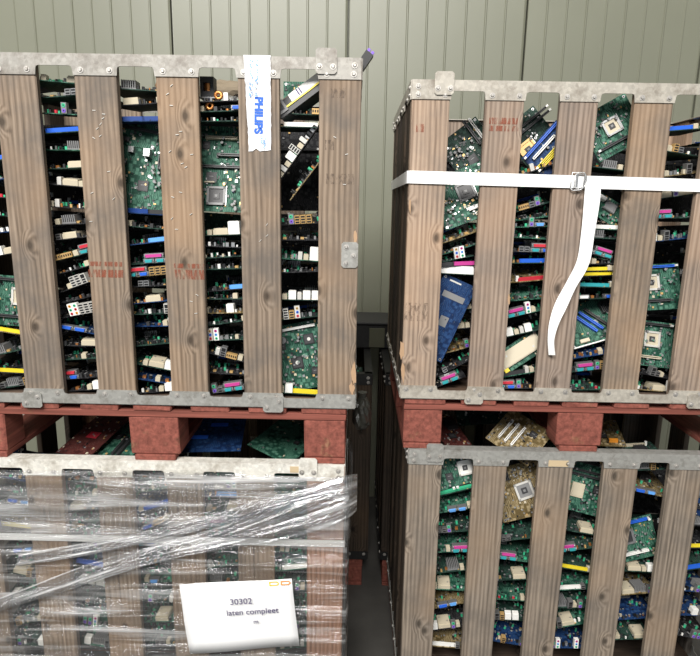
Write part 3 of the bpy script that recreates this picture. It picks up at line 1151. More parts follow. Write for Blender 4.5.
fill_gap('LU', 3, [
    ('io', 82, -3, 'green', 'KoT', {'pitch': 0}), ('io', 96, 4, 'dark', 'cUU'), ('io', 114, -2, 'green', 'oPc'), ('io', 132, 5, 'dark', 'SbK'), ('io', 150, 0, 'green', 'oHK'),
    ('io', 168, 3, 'dark', 'cTE'),
    ('io', 186, -4, 'black', 'ETK'),
    ('io', 208, -3, 'black', 'KEcC'),
    ('io', 224, 4, 'black', 'KHc'),
    ('io', 238, 8, 'black', 'UTc'),
    ('io', 256, 14, 'dark', 'JJSyl'.replace('Sy', 'K')),
    ('io', 269, 16, 'black', 'coKJ'),
    ('io', 286, 20, 'black', 'Kvvn'),
    ('io', 299, 14, 'black', 'cc'),
    ('io', 314, 12, 'black', 'Wvvv', {'dx': .010}),
    ('io', 332, -9, 'blue', 'DDo'),
    ('io', 346, -2, 'black', 'cTP'),
    ('io', 359, 2, 'dark', 'cKc'),
    ('io', 378, 6, 'black', 'lcc'),
    ('io', 394, 5, 'black', 'cKB', {'y': .030}),
])

# ------------------------------------------------------------------ upper right crate, gaps counted from its left end
fill_gap('RU', 0, [
    ('face', 470, 150, 38, 80, 'dark', .15, .15, [('pci', .035, .115, 90, 'k'), ('pci', .052, .11, 90, 'w'), ('chip', -.01, .045, 0, .03), ('caps', -.02, .09, 0, (80, 12, .05, .06, ('black', 'charcoal', 'metal')))], {'smd': 110, 'caps': 4, 'y': .14}),
    ('face', 463, 196, 22, 72, 'green', .18, .17, [('cpu', .012, .095, 0, ('grey', 'charcoal', .056)), ('caps', -.05, .06, 0, (81, 10, .03, .08, ('cream', 'gold', 'black'))), ('blk', .03, .03, 0, (.06, .012, .010, 'white')), ('chip', -.01, .15, 0, .02)], {'smd': 150, 'caps': 6, 'y': .08}),
    ('io', 238, 20, 'tan', 'ccc', {'d': .10}),
    ('io', 250, 17, 'green', 'cc', {'w': .14}),
    ('io', 259, 12, 'dark', '_aA', {'w': .11}),
    ('io', 266, 2, 'black', 'SkSiK', {'w': .15}),
    ('io', 274, -1, 'dark', 'G'),
    ('face', 442.7, 318.3, -23, 86, 'blue', .115, .27, [('label', .002, .212, 0, (.075, .020, 'grey')), ('label', .005, .127, 0, (.028, .034, 'grey')), ('label', -.012, .258, 0, (.04, .005, 'plate'))], {'smd': 0, 'caps': 0, 'y': .052, 'note': 'tilted'}),
    ('io', 312, 12, 'dark', 'ccKK', {'y': .08}),
    ('io', 330, 8, 'black', 'c_TK', {'y': .08}),
    ('io', 352, 14, 'tan', 'cc_P', {'y': .07}),
    ('io', 370, 28, 'black', '_Uc', {'y': .05}),
    ('io', 385, 22, 'black', 'L', {'y': .034}),
])
fill_gap('RU', 1, [
    ('face', 533, 140, 40, 80, 'dark', .13, .17, [('cpu', -.03, .07, 0, ('gold', 'gold', .055)), ('ram', .02, .14, 0, 'k'), ('ram', .02, .125, 0, 'k')], {'smd': 60, 'caps': 10, 'y': .13}),
    ('face', 551, 150, 50, 80, 'blue', .15, .10, [('ram', 0, .092, 0, 'b'), ('pci', -.01, .072, 0, 'w'), ('ram', 0, .044, 0, 'y'), ('ram', 0, .034, 0, 'y')], {'smd': 40, 'caps': 3, 'y': .056}),
    ('io', 171, 20, 'black', 'cEc', {'d': .10, 'w': .15}),
    ('io', 186, 10, 'dark', 'cooc'),
    ('io', 208, 18, 'dark', 'JUP', {'w': .13}),
    ('io', 219, 8, 'green', 'ccc', {'pitch': 10, 'd': .12}),
    ('io', 227, 2, 'green', 'oPV'),
    ('io', 238, -2, 'green', 'Poo'),
    ('io', 252, 0, 'black', 'cUUl'),
    ('io', 263, 1, 'dark', 'cSb_', {'dx': .012}),
    ('io', 281, 4, 'tan', 'cMr', {'pitch': 14, 'dx': .02}),
    ('io', 300, 6, 'green', 'ccc', {'pitch': 16}),
    ('io', 315, 14, 'green', 'LAK'),
    ('io', 334, 16, 'dark', 'BKEB'),
    ('face', 520, 352, 36, 70, 'green', .165, .075, [('can', 0, .015, 0, (.15, .05, .012, 'cream')), ('blk', -.07, .004, 0, (.016, .012, .012, 'slot_yellow'))], {'smd': 10, 'caps': 0, 'y': .060, 'note': 'tilted'}),
    ('io', 375, 10, 'green', 'SkEK'),
    ('io', 393, 4, 'black', 'lPc', {'y': .030}),
])
fill_gap('RU', 2, [
    ('face', 612, 128, 30, 80, 'green', .16, .15, [('cpu', 0, .08, 0, ('metal', 'cream', .05)), ('ram', 0, .03, 0, 'k')], {'smd': 80}),
    ('io', 168, -6, 'dark', 'cHK'), ('io', 186, 4, 'green', 'ooK'),
    ('face', 605, 208, -30, 74, 'green', .18, .075, [('can', .01, .03, 0, (.04, .03, .012, 'grey')), ('blk', -.03, .05, 0, (.03, .012, .014, 'white'))], {'smd': 40, 'y': .07}),
    ('io', 229, -1, 'green', 'oSw'),
    ('io', 238, -2, 'dark', 'cHc'),
    ('io', 254, -16, 'black', '_DL', {'dx': -.01, 'w': .12}),
    ('io', 264, 2, 'black', 'TKc'),
    ('io', 271, 2, 'black', 'MyKK'),
    ('io', 276, 2, 'black', 'My'),
    ('io', 287, 1, 'dark', 'MtK'),
    ('io', 299, 2, 'dark', 'cdcD', {'dx': -.006}),
    ('face', 592, 322, 18, 52, 'green', .19, .15, [('pci', -.025, .075, -58, 'b'), ('pci', -.004, .078, -58, 'b'), ('pci', .016, .084, -58, 'k'), ('sink', .06, .11, 0, 'charcoal'), ('blk', -.05, .01, 0, (.03, .012, .012, 'cream')), ('blk', 0, .0, 0, (.18, .004, .004, 'white'))], {'smd': 60, 'caps': 4, 'y': .085}),
    ('io', 357, 14, 'blue', 'ccK', {'pitch': 16}),
    ('io', 371, 6, 'dark', 'CLPu', {'dx': -.005}),
    ('io', 391, 4, 'dark', 'KUco', {'y': .030}),
])


# ------------------------------------------------------------------ the gaps less seen: looser mixed piles
def random_gap(crate, g, y0, y1, seed, step=17):
    rn = random.Random(seed)
    rows, y = [], y0
    while y < y1:
        if rn.random() < .14 and y + 55 < y1:
            feats = [('cpu', rn.uniform(-.04, .04), .09, 0, rn.choice((('metal', 'charcoal'), ('plate', 'cream')))), ('pci', 0, .03, 0, rn.choice('wkc')), ('ram', 0, .14, 0, rn.choice('kby'))]
            p = (gap_x(crate, g), CR[crate][1] + .08)
            d = Vector((p[0], p[1], z_at(crate, p[0], y + 24, p[1]))) - Vector((0, 0, CAMZ))
            px = 350 + F_PX * d.dot(r2) / d.dot(fwd)
            rows.append(('face', px, y + 24, rn.uniform(-25, 25), rn.uniform(72, 84), rn.choice(('green', 'green', 'tan', 'blue')), .17, .15, feats))
            y += 56
        else:
            codes = ''.join(rn.choice('UPcKoTABNCHcu') for _ in range(4))
            if rn.random() < .3:
                codes = rn.choice(('Lc', 'SbK', 'SwU', 'DV', 'MyK'))
            rows.append(('io', y, rn.uniform(-12, 14), rn.choice(('green', 'dark', 'black', 'dark', 'blue', 'tan')), codes))
            y += step + rn.uniform(-2, 4)
    fill_gap(crate, g, rows)


random_gap('LU', 4, 84, 396, 5, 19)
random_gap('RU', 3, 130, 398, 6, 19)
random_gap('RU', 4, 120, 400, 7, 20)

# lower crates
fill_gap('LL', 0, [
    ('face', 301, 492, 4, 80, 'green', .19, .14, [('pci', 0, .09, 0, 'k'), ('chip', .03, .045, 0, .03), ('blk', -.02, .12, 0, (.10, .005, .004, 'cream'))], {'smd': 60, 'caps': 2}),
    ('io', 530, 4, 'dark', 'ccK'), ('io', 553, -10, 'green', 'KEo'), ('io', 570, 6, 'green', 'oSwK'), ('io', 590, -4, 'dark', 'cPK'), ('io', 608, 6, 'green', 'ooc'), ('io', 628, 2, 'dark', 'UUP'), ('io', 648, 4, 'green', 'KoE')])
fill_gap('LL', 1, [
    ('io', 488, 2, 'dark', 'UdPA'), ('io', 497, -1, 'blue', 'cSs'), ('io', 512, 6, 'dark', 'KcT'), ('io', 526, 4, 'green', 'PLc'), ('io', 548, -6, 'dark', 'ccK'), ('io', 566, 12, 'green', 'Eoc'), ('io', 584, -3, 'dark', 'HcK'),
    ('io', 604, 4, 'green', 'Kco'), ('io', 624, -4, 'dark', 'UUo'), ('io', 645, 4, 'green', 'oPK')])
fill_gap('LL', 2, [
    ('io', 480, -8, 'dark', 'ccEK'), ('io', 490, 14, 'green', 'Cc'), ('io', 508, 18, 'blue', 'KSb'), ('io', 525, 24, 'black', 'DJK'), ('io', 545, 4, 'dark', 'lcK'), ('io', 564, -5, 'dark', 'cUU'), ('io', 582, 3, 'green', 'KVo'),
    ('io', 602, -4, 'dark', 'PcE'), ('io', 622, 6, 'green', 'oTc'), ('io', 644, 1, 'dark', 'UUK')])
fill_gap('LL', 3, [
    ('io', 482, 3, 'dark', 'cc'), ('io', 496, -2, 'green', 'oK'), ('io', 510, 4, 'dark', 'TcK'), ('io', 528, 6, 'green', 'Kco'), ('io', 546, -3, 'dark', 'UUP')])
random_gap('LL', 3, 566, 655, 8, 20)
random_gap('LL', 4, 480, 655, 9, 22)
fill_gap('RL', 0, [
    ('face', 457, 472, 14, 72, 'green', .16, .10, [('cpu', .03, .06, 0, ('plate', 'white', .05)), ('chip', -.03, .04, 0, .025)], {'smd': 60, 'caps': 5}),
    ('io', 492, 20, 'dark', 'MgMg', {'pitch': 20, 'dx': .01}),
    ('io', 511, 16, 'green', 'oVVK', {'pitch': 12}),
    ('io', 532, 10, 'dark', 'UUPc'), ('io', 552, 4, 'green', 'oKL'), ('io', 572, 8, 'dark', 'cHK'), ('io', 590, 2, 'green', 'KTo')])
random_gap('RL', 0, 606, 655, 10, 20)
fill_gap('RL', 1, [
    ('face', 524, 490, 16, 76, 'tan', .195, .19, [('cpu', .0, .095, 6, ('plate', 'grey', .06)), ('sink', -.06, .165, 0, 'charcoal'), ('caps', .04, .03, 0, (90, 10, .08, .03, ('charcoal', 'metal'))), ('caps', .01, .165, 0, (91, 8, .08, .025, ('charcoal', 'metal', 'white')))], {'smd': 120, 'caps': 0}),
    ('io', 540, 10, 'dark', 'UUc'), ('io', 560, -4, 'green', 'KLo'), ('io', 580, 6, 'dark', 'PcT'), ('io', 600, 2, 'green', 'ooK')])
random_gap('RL', 1, 620, 655, 11, 20)
fill_gap('RL', 2, [
    ('face', 583, 488, -14, 76, 'green', .19, .17, [('blk', -.02, .05, 0, (.045, .05, .006, 'cream')), ('ram', 0, .145, 0, 'k'), ('ram', 0, .13, 0, 'k'), ('chip', .05, .09, 0, .03)], {'smd': 90}),
    ('io', 532, -6, 'dark', 'KcT')])
random_gap('RL', 2, 550, 655, 12, 20)
random_gap('RL', 3, 470, 655, 13, 21)
random_gap('RL', 4, 470, 655, 14, 22)

# ------------------------------------------------------------------ boards lying on top of the lower crates, seen through the pallets
def lying(px, py, Y, z, roll, pitch, yaw, design, label, cat='circuit board'):
    p = at(px, py, Y)
    t = put_board(design, (p.x, p.y, z if z else p.z), roll, pitch, yaw, 0)
    tag(t, label, cat, 'circuit boards on top of the lower crates')
    return t


LZ = RIML
lying(195, 452, YL + 0.150, None, 0, 14, 4, face_design('blue', 3, .30, .24, [('label', -.05, .08, 0, (.16, .02, 'slot_blue')), ('label', .06, .15, 0, (.06, .02, 'slot_blue'))], 0, 0), 'dark blue bare circuit board lying under the left pallet beside its middle block')
lying(268, 455, YL + 0.160, None, -10, 12, -24, face_design('green', 4, .17, .22, [('chip', .04, .12, 0, .02)], 8, 0), 'plain green circuit board lying under the left pallet near its corner block')
lying(112, 457, YL + 0.140, None, 6, 16, -14, face_design('green', 5, .14, .18, [('pci', 0, .05, 90, 'k'), ('pci', .02, .05, 90, 'k'), ('chip', -.04, .1, 0, .03)], 40, 3), 'green circuit board with slots lying under left pallet, left of middle block')
lying(72, 455, YL + 0.140, None, 14, 16, -26, face_design('red', 6, .16, .22, [('label', 0, .1, 0, (.05, .03, 'slot_red'))], 40, 0), 'dark red circuit board lying under the left pallet, furthest left in view')
lying(296, 438, YL + 0.470, None, 20, 20, -30, face_design('dark', 7, .18, .16, [('usb', 0, .02), ('blk', .04, .03, 0, (.05, .01, .012, 'white'))], 60, 4), 'dark circuit board with white connectors lying deep under the left pallet')
lying(506, 452, YR + .085, None, 4, 36, -44, face_design('tan', 8, .17, .17, [('pci', -.05, .075, 90, 'w'), ('pci', -.025, .075, 90, 'w'), ('pci', 0, .075, 90, 'w'), ('chip', .035, .12, 0, .026), ('chip', .055, .06, 0, .02)], 80, 4), 'tan circuit board with three white slots lying under the right pallet')
lying(459, 446, YR + 0.150, None, -4, 12, 16, face_design('red', 9, .10, .20, [('chip', 0, .06, 0, .03), ('sink', .02, .12, 0, 'charcoal')], 40, 3), 'dark red circuit board lying under the right pallet next to its corner block')
lying(486, 424, YR + 0.370, None, 2, 30, 4, face_design('dark', 10, .22, .18, [('pci', -.02, .11, 0, 'w'), ('pci', .03, .08, 0, 'k'), ('ram', 0, .05, 0, 'k'), ('sink', -.04, .02, 0, 'charcoal')], 70, 6), 'dark circuit board with one white slot lying deep under the right pallet')
lying(542, 444, YR + 0.210, None, 6, 14, -30, face_design('green', 11, .12, .16, [('chip', 0, .06, 0, .03), ('caps', 0, .1, 0, (95, 8, .06, .04, ('slot_teal', 'black')))], 50, 4), 'green circuit board lying under the right pallet against its middle block')
lying(606, 446, YR + 0.170, None, 6, 14, -10, face_design('tan', 12, .14, .16, [('chip', 0, .06, 0, .03), ('blk', .03, .02, 0, (.03, .01, .012, 'orange'))], 50, 6), 'tan circuit board lying under the right pallet, right of its middle block')

# dark boards added behind the front columns to block light from behind
for ck in ('LU', 'RU', 'LL', 'RL'):
    x0, y0, z0, word = CR[ck]
    rn = random.Random(hash(ck) % 1 + len(ck) + ord(ck[0]) * 3 + ord(ck[1]))
    top = {'LU': 3, 'RU': 3, 'LL': 3, 'RL': 3}[ck]
    for i in range(4):
        for j in range(top):
            col = rn.choice(('dark', 'black', 'black'))
            t = put_board(face_design(col, 20 + (i * 3 + j) % 4, .28, .26, [('ram', 0, .2, 0, 'k'), ('chip', .03, .1, 0, .03)], 40, 5),
                          (x0 + .17 + i * .275, y0 + .33 + rn.uniform(0, .03), z0 + .16 + j * .272), rn.uniform(-4, 4), rn.uniform(82, 96), 0, .13)
            tag(t, f'{COLW[col]} light-blocking circuit board added behind the front pile inside the {word}', 'circuit board', f'light-blocking boards added deep inside the {word}')

# ------------------------------------------------------------------ junk on top of the upper left pile
p = at(302, 93, YL + .040)
t = link('bracket_housing', None, None, p)
t.rotation_euler = (math.radians(-18), -math.radians(36), 0)
tag(t, 'long dark housing with white and yellow edge leaning behind the rightmost slat', 'housing')
link('body', MB().box(-.085, .085, .0, .05, -.024, .018, 'charcoal').box(-.07, .07, .004, .046, .018, .022, 'brown_card').mesh('body'), t)
link('edge_strip', MB().box(-.035, .085, -.003, .0, -.004, .019, 'white').box(-.010, -.006, -.0035, 0, -.002, .018, 'ink_dark').box(-.002, .002, -.0035, 0, -.002, .018, 'ink_dark').mesh('edge_strip'), t)
link('yellow_line', MB().box(-.055, .085, -.003, .0, -.009, -.004, 'slot_yellow').mesh('yellow_line'), t)
link('end_cap', MB().box(-.087, -.055, -.004, .0, -.016, .020, 'grey').box(-.078, -.062, -.005, -.004, -.008, .012, 'charcoal').mesh('end_cap'), t)

p = at(207, 97, YL + .07)
t = thing('transformer', 'dark transformer with copper winding standing on the pile left of the tape', 'transformer', p)
link('core', MB().box(-.019, .019, 0, .04, 0, .016, 'charcoal').box(-.019, .019, 0, .04, .038, .054, 'charcoal').box(-.019, -.010, 0, .04, .016, .038, 'charcoal').box(.010, .019, 0, .04, .016, .038, 'charcoal').mesh('core'), t)
link('winding', MB().cyl((0, .02, .016), .012, .022, 'copper', 'z', 12).mesh('winding'), t)
link('foot', MB().box(-.022, .022, -.004, .044, -.003, 0, 'metal').mesh('foot'), t)

p = at(227, 93, YL + .22)
bm = bmesh.new()
bmesh.ops.create_icosphere(bm, subdivisions=3, radius=1)
rn = random.Random(4)
for v in bm.verts:
    k = 1 + .16 * math.sin(v.co.x * 7 + v.co.z * 3) * math.cos(v.co.y * 5)
    v.co = Vector((v.co.x * .085 * k, v.co.y * .05 * k, max(-.6, v.co.z) * .034 * k))
me = bpy.data.meshes.new('paper_bag')
bm.to_mesh(me)
bm.free()
me.materials.append(MATS['brown_card'])
tag(link('paper_bag', me, None, p), 'crumpled grey brown paper bag on top of the pile beside transformer', 'bag')
p = at(229, 103, YL + .12)
bm = bmesh.new()
bmesh.ops.create_icosphere(bm, subdivisions=3, radius=1)
for v in bm.verts:
    k = 1 + .22 * math.sin(v.co.x * 9) * math.cos(v.co.z * 8 + v.co.y * 4)
    v.co = Vector((v.co.x * .05 * k, v.co.y * .03 * k, v.co.z * .018 * k))
me = bpy.data.meshes.new('foam_wrap')
bm.to_mesh(me)
bm.free()
me.materials.append(MATS['white'])
tag(link('foam_wrap', me, None, p), 'small scrap of white foam wrapping on the pile under the paper bag', 'wrapping')
p = at(366, 58, YL + .06)
t = thing('plug_connector', 'black plug with blue pins sticking out at the upper left crate corner', 'plug', p)
t.rotation_euler = (0, math.radians(-35) * -1, 0)
link('body', MB().box(-.012, .012, 0, .03, -.028, .018, 'black').mesh('body'), t)
for s in (-1, 1):
    link('pin', MB().box(s * .006 - .004, s * .006 + .004, .004, .012, .018, .026, 'slot_purple').mesh('pin'), t)

# ------------------------------------------------------------------ printed tape, stencils, staples and small plates on the slats
def on_front(crate, px, py):
    """local x, z on the front face of a crate for an image point"""
    x0, y0, z0, _ = CR[crate]
    p = at(px, py, y0)
    return p.x - x0, p.z - z0


def text_mesh(body, size, mat, thick=.0003, bold=0.0):
    cu = bpy.data.curves.new('text', 'FONT')
    cu.body = body
    cu.size = size
    cu.extrude = thick
    cu.offset = bold
    cu.align_x, cu.align_y = 'CENTER', 'CENTER'
    ob = bpy.data.objects.new('text', cu)
    C.objects.link(ob)
    dg = bpy.context.evaluated_depsgraph_get()
    me = bpy.data.meshes.new_from_object(ob.evaluated_get(dg))
    bpy.data.objects.remove(ob)
    bpy.data.curves.remove(cu)
    me.materials.clear()
    me.materials.append(MATS[mat])
    return me


# tape strip: folds over the top rail, hangs down the slat
xa, za = on_front('LU', 244, 56)
xb, zb = on_front('LU', 271, 56)
xc, zc = on_front('LU', 249, 150)
xd, zd = on_front('LU', 271, 150)
tape = thing('label_tape', 'white printed tape stuck down a slat of the upper left crate', 'tape', (LX, YL, ZL))
n_ = 26
vs, fs = [], []
rn = random.Random(3)
z_top = CH + .0012
cols_n = 6
rows_p = []
for r_ in range(n_ + 1):
    u = r_ / n_
    z = z_top + (zc - z_top) * u
    y = -.0058 if z > CH - .069 else -.0010
    if CH - .084 < z <= CH - .069:
        y = -.0030
    rows_p.append((u, y - .0006, z))
rows_p = [(0, .036, z_top)] + [(0, -.0064, z_top)] + rows_p[1:]
for u, y, z in rows_p:
    l = xa + (xc - xa) * u
    r_ = xb + (xd - xb) * u
    for k in range(cols_n + 1):
        w_ = k / cols_n
        zz = z + (rn.uniform(-.004, .004) if u == 1 else 0)
        edge = rn.uniform(-.0012, .0012) if k in (0, cols_n) else 0
        vs.append((l + (r_ - l) * w_ + edge, y - rn.uniform(0, .0006), zz))
for r_ in range(len(rows_p) - 1):
    for k in range(cols_n):
        a = r_ * (cols_n + 1) + k
        fs.append((a, a + 1, a + cols_n + 2, a + cols_n + 1))
me = bpy.data.meshes.new('strip')
me.from_pydata(vs, [], fs)
me.materials.append(MATS['label_tape'])
o = link('strip', me, tape)
sm = o.modifiers.new('thickness', 'SOLIDIFY')
sm.thickness = .0004
xm, zm = on_front('LU', 258.5, 115.5)
o = link('printed_word', text_mesh('PHILIPS', .0295, 'ink_blue', .0002, .0016), tape, (xm, -.0030, zm), label='blue printed brand word reading downwards')
o.rotation_euler = Euler((0, 0, 0))
o.matrix_local = Matrix.Translation((xm, -.0030, zm)) @ Matrix.Rotation(math.pi / 2, 4, 'X') @ Matrix.Rotation(-math.pi / 2 - .03, 4, 'Z')
mb = MB()
rn = random.Random(9)
for k in range(46):
    px, py = rn.choice((rn.uniform(250, 253), rn.uniform(256, 258))), rn.uniform(60, 98)
    if k > 34:
        px, py = rn.uniform(262, 266), rn.uniform(136, 148)
    x, z = on_front('LU', px, py)
    mb.box(x - .0012, x + .0012, 0, .0003, z - .002, z + .002, 'slot_sky')
lines = link('fine_print', mb.mesh('fine_print'), tape, (0, -.0082, 0), kind='stuff')

# red stencil bands across two slats of each upper crate
def stencil(crate, box, mat='stencil_red'):
    x0, z0 = on_front(crate, box[0], box[3])
    x1, z1 = on_front(crate, box[2], box[1])
    host = CRATES[crate]
    o = link('stencil_print', MB().box(x0, x1, -.0009, -.0006, z0, z1, mat).mesh('stencil_print'), host, kind=None)
    return o


CRATES = {'LU': crate_LU, 'LL': crate_LL, 'RU': crate_RU, 'RL': crate_RL}
for bx in ((90, 262, 122, 266), (89, 270, 124, 277), (173, 264, 204, 268), (175, 270, 204, 279)):
    stencil('LU', bx)
for bx in ((416, 124, 426, 132), (489, 118, 518, 124), (489, 126, 520, 131)):
    stencil('RU', bx)
stencil('LU', (326, 174, 354, 184), 'stencil_dark')
stencil('LU', (325, 140, 334, 150), 'stencil_dark')
stencil('LU', (331, 88, 346, 98), 'stencil_dark')
stencil('RU', (404, 303, 428, 321), 'stencil_dark')

# staples left in the wood
rn = random.Random(21)
for crate, box, cnt in (('LU', (84, 110, 118, 230), 11), ('LU', (163, 80, 196, 230), 14), ('LU', (325, 130, 352, 200), 3), ('LU', (240, 200, 272, 260), 3), ('LU', (180, 290, 203, 320), 3)):
    mb = MB()
    for k in range(cnt):
        px, py = rn.uniform(box[0] + 4, box[2] - 4), rn.uniform(box[1], box[3])
        x, z = on_front(crate, px, py)
        a = rn.uniform(-.6, .9)
        dx, dz = math.cos(a) * .0042, math.sin(a) * .0042
        i = len(mb.v)
        w = .0008
        mb.prism([(x - dx, z - dz - w), (x + dx, z + dz - w), (x + dx, z + dz + w), (x - dx, z - dz + w)], -.0022, -.0005, 'plate')
    link('staples', mb.mesh('staples'), CRATES[crate], kind='stuff')

# side plate with three bolts on the right edge of the upper left crate
x, z = on_front('LU', 349.5, 268)
pl = hinge_plate(crate_LU, x, z + .001, .047, .072, 'galvanised', [(-.010, .012), (-.010, .058), (.010, .034)])
pl.name = 'side_plate'
pl.location.y = 0.0
# sticker strips on rails
x, z = on_front('RL', 558, 463)
link('sticker', MB().box(-.033, .033, -.0008, 0, -.011, .011, 'sticker').mesh('sticker'), crate_RL, (x, -.0042, z))
x, z = on_front('LL', 300, 469)
link('sticker', MB().box(-.03, .03, -.0008, 0, -.010, .010, 'sticker').mesh('sticker'), crate_LL, (x, -.0042, z))
# torn fresh patches on slat edges
rn = random.Random(31)
for crate, pts_ in (('LU', ((354, 375, 5, 14), (352, 388, 4, 8), (355, 238, 3, 8))), ('RU', ((402, 350, 4, 12), (403, 372, 3, 12), (410, 205, 2, 10), (509, 300, 2, 7)))):
    for px, py, hw, hh in pts_:
        outline = []
        for k in range(9):
            a = 2 * math.pi * k / 9
            x, z = on_front(crate, px + math.cos(a) * hw * rn.uniform(.4, .8), py + math.sin(a) * hh * rn.uniform(.5, 1))
            outline.append((x, z))
        link('splinter_mark', MB().prism(outline, -.0012, .004, 'fresh_wood').mesh('splinter_mark'), CRATES[crate])

# ------------------------------------------------------------------ straps
def ribbon(name, path, widths, mat, parent=None, thick=.0016):
    """strap along path points; widths are half-width vectors"""
    vs, fs = [], []
    for p, w in zip(path, widths):
        vs += [tuple(Vector(p) - Vector(w)), tuple(Vector(p) + Vector(w))]
    for k in range(len(path) - 1):
        fs.append((2 * k, 2 * k + 1, 2 * k + 3, 2 * k + 2))
    me = bpy.data.meshes.new(name)
    me.from_pydata(vs, [], fs)
    me.materials.append(MATS[mat])
    o = link(name, me, parent)
    md = o.modifiers.new('thickness', 'SOLIDIFY')
    md.thickness = thick
    md.offset = 0
    return o


def catmull(pts, n_):
    out = []
    for i in range(len(pts) - 1):
        p0, p1, p2, p3 = pts[max(i - 1, 0)], pts[i], pts[i + 1], pts[min(i + 2, len(pts) - 1)]
        for k in range(n_):
            t_ = k / n_
            out.append(.5 * ((2 * p1) + (-p0 + p2) * t_ + (2 * p0 - 5 * p1 + 4 * p2 - p3) * t_ ** 2 + (-p0 + 3 * p1 - 3 * p2 + p3) * t_ ** 3))
    out.append(pts[-1].copy())
    return out


st = thing('tie_down_strap', 'white webbing strap around the upper right crate with a hanging loose end', 'strap', (XR, YR, ZR))
off = Vector((XR, YR, ZR))
HW = .0185
zl = at(410, 177, YR).z
zr = at(578, 182, YR).z
sl = (zr - zl) / (at(578, 182, YR).x - at(410, 177, YR).x)
xe = XR + CW
g = .0045
zc_ = lambda x: zl + sl * (x - at(410, 177, YR).x)
loop = [Vector((XR - g, YR + CD + g, zl)), Vector((XR - g, YR + CD * .5, zl)), Vector((XR - g, YR + .004, zl)), Vector((XR + .003, YR - g, zl))]
for k in range(1, 13):
    x = XR + k * CW / 12.5
    loop.append(Vector((x, YR - g - .001, zc_(x))))
loop += [Vector((xe - .003, YR - g, zc_(xe))), Vector((xe + g, YR + .004, zc_(xe))), Vector((xe + g, YR + CD + g, zc_(xe))), Vector((XR - g, YR + CD + g, zl))]
ribbon('band', [p_ - off for p_ in loop], [Vector((0, 0, HW))] * len(loop), 'strap_white', st)
tail = [(593, 183, .012, 14, 0), (592, 200, .016, 14, 10), (588, 232, .016, 12, 10), (583, 262, .018, 12, 0), (571, 285, .020, 10, 15), (561, 305, .020, 11, 25), (554, 323, .020, 8, 40), (551, 340, .020, 5, 55), (552, 355, .018, 5, 60)]
P3 = catmull([at(a, b_, YR - c_) for a, b_, c_, _, _ in tail], 5)
Ws = catmull([Vector((w_ / 2 / 305, math.radians(an), 0)) for _, _, _, w_, an in tail], 5)
wid = []
for k, (p_, w_) in enumerate(zip(P3, Ws)):
    q0, q1 = P3[max(k - 1, 0)], P3[min(k + 1, len(P3) - 1)]
    tg = (q1 - q0).normalized()
    side = Vector((-tg.z, 0, tg.x))
    side = side if side.x > 0 else -side
    wid.append(side * w_.x * 1.0 + Vector((0, -1, 0)) * math.tan(min(w_.y, 1.1)) * w_.x * .5)
ribbon('loose_end', [p_ - off for p_ in P3], wid, 'strap_white', st)
# wire buckle: two bent rings
pb = at(577, 181, YR - .008) - off


def tube(name, pts_, r, mat, parent, loc=(0, 0, 0)):
    cu = bpy.data.curves.new(name, 'CURVE')
    cu.dimensions = '3D'
    cu.bevel_depth = r
    cu.bevel_resolution = 2
    sp = cu.splines.new('POLY')
    sp.points.add(len(pts_) - 1)
    for q, p_ in zip(sp.points, pts_):
        q.co = (*p_, 1)
    sp.use_cyclic_u = True
    ob = bpy.data.objects.new(name, cu)
    C.objects.link(ob)
    dg = bpy.context.evaluated_depsgraph_get()
    me = bpy.data.meshes.new_from_object(ob.evaluated_get(dg))
    bpy.data.objects.remove(ob)
    me.materials.clear()
    me.materials.append(MATS[mat])
    return link(name, me, parent, loc)


bk = link('buckle', MB().box(-.003, .003, -.001, .001, -.022, .022, 'metal').mesh('buckle'), st, pb)
tube('wire_loop', [(-.016, 0, .024), (.018, -.004, .024), (.021, -.006, .018), (.018, -.006, -.020), (.012, -.004, -.026), (-.012, -.002, -.028), (-.018, 0, -.022)], .0022, 'metal', bk)
tube('wire_loop', [(-.006, -.003, .020), (.022, -.004, .019), (.026, -.006, .010), (.022, -.006, -.016), (.004, -.006, -.022), (-.008, -.002, -.020)], .0018, 'metal', bk)

st2 = thing('packing_strap', 'narrow white strap around the lower left crate under the film', 'strap', (XLL, YL, RIML - CH))
z_ = at(250, 541, YL).z - (RIML - CH)
loop = [(-.005, CD + .005, z_), (-.005, -.004, z_), (CW + .005, -.004, z_), (CW + .005, CD + .005, z_), (-.005, CD + .005, z_)]
ribbon('band', [Vector(p_) for p_ in loop], [Vector((0, 0, .0115))] * 5, 'strap_white', st2)

# ------------------------------------------------------------------ stretch film around the lower left crate
film = thing('stretch_wrap', 'clear wrinkled stretch film wrapped around the lower left crate', 'film', (XLL, YL, RIML - CH))


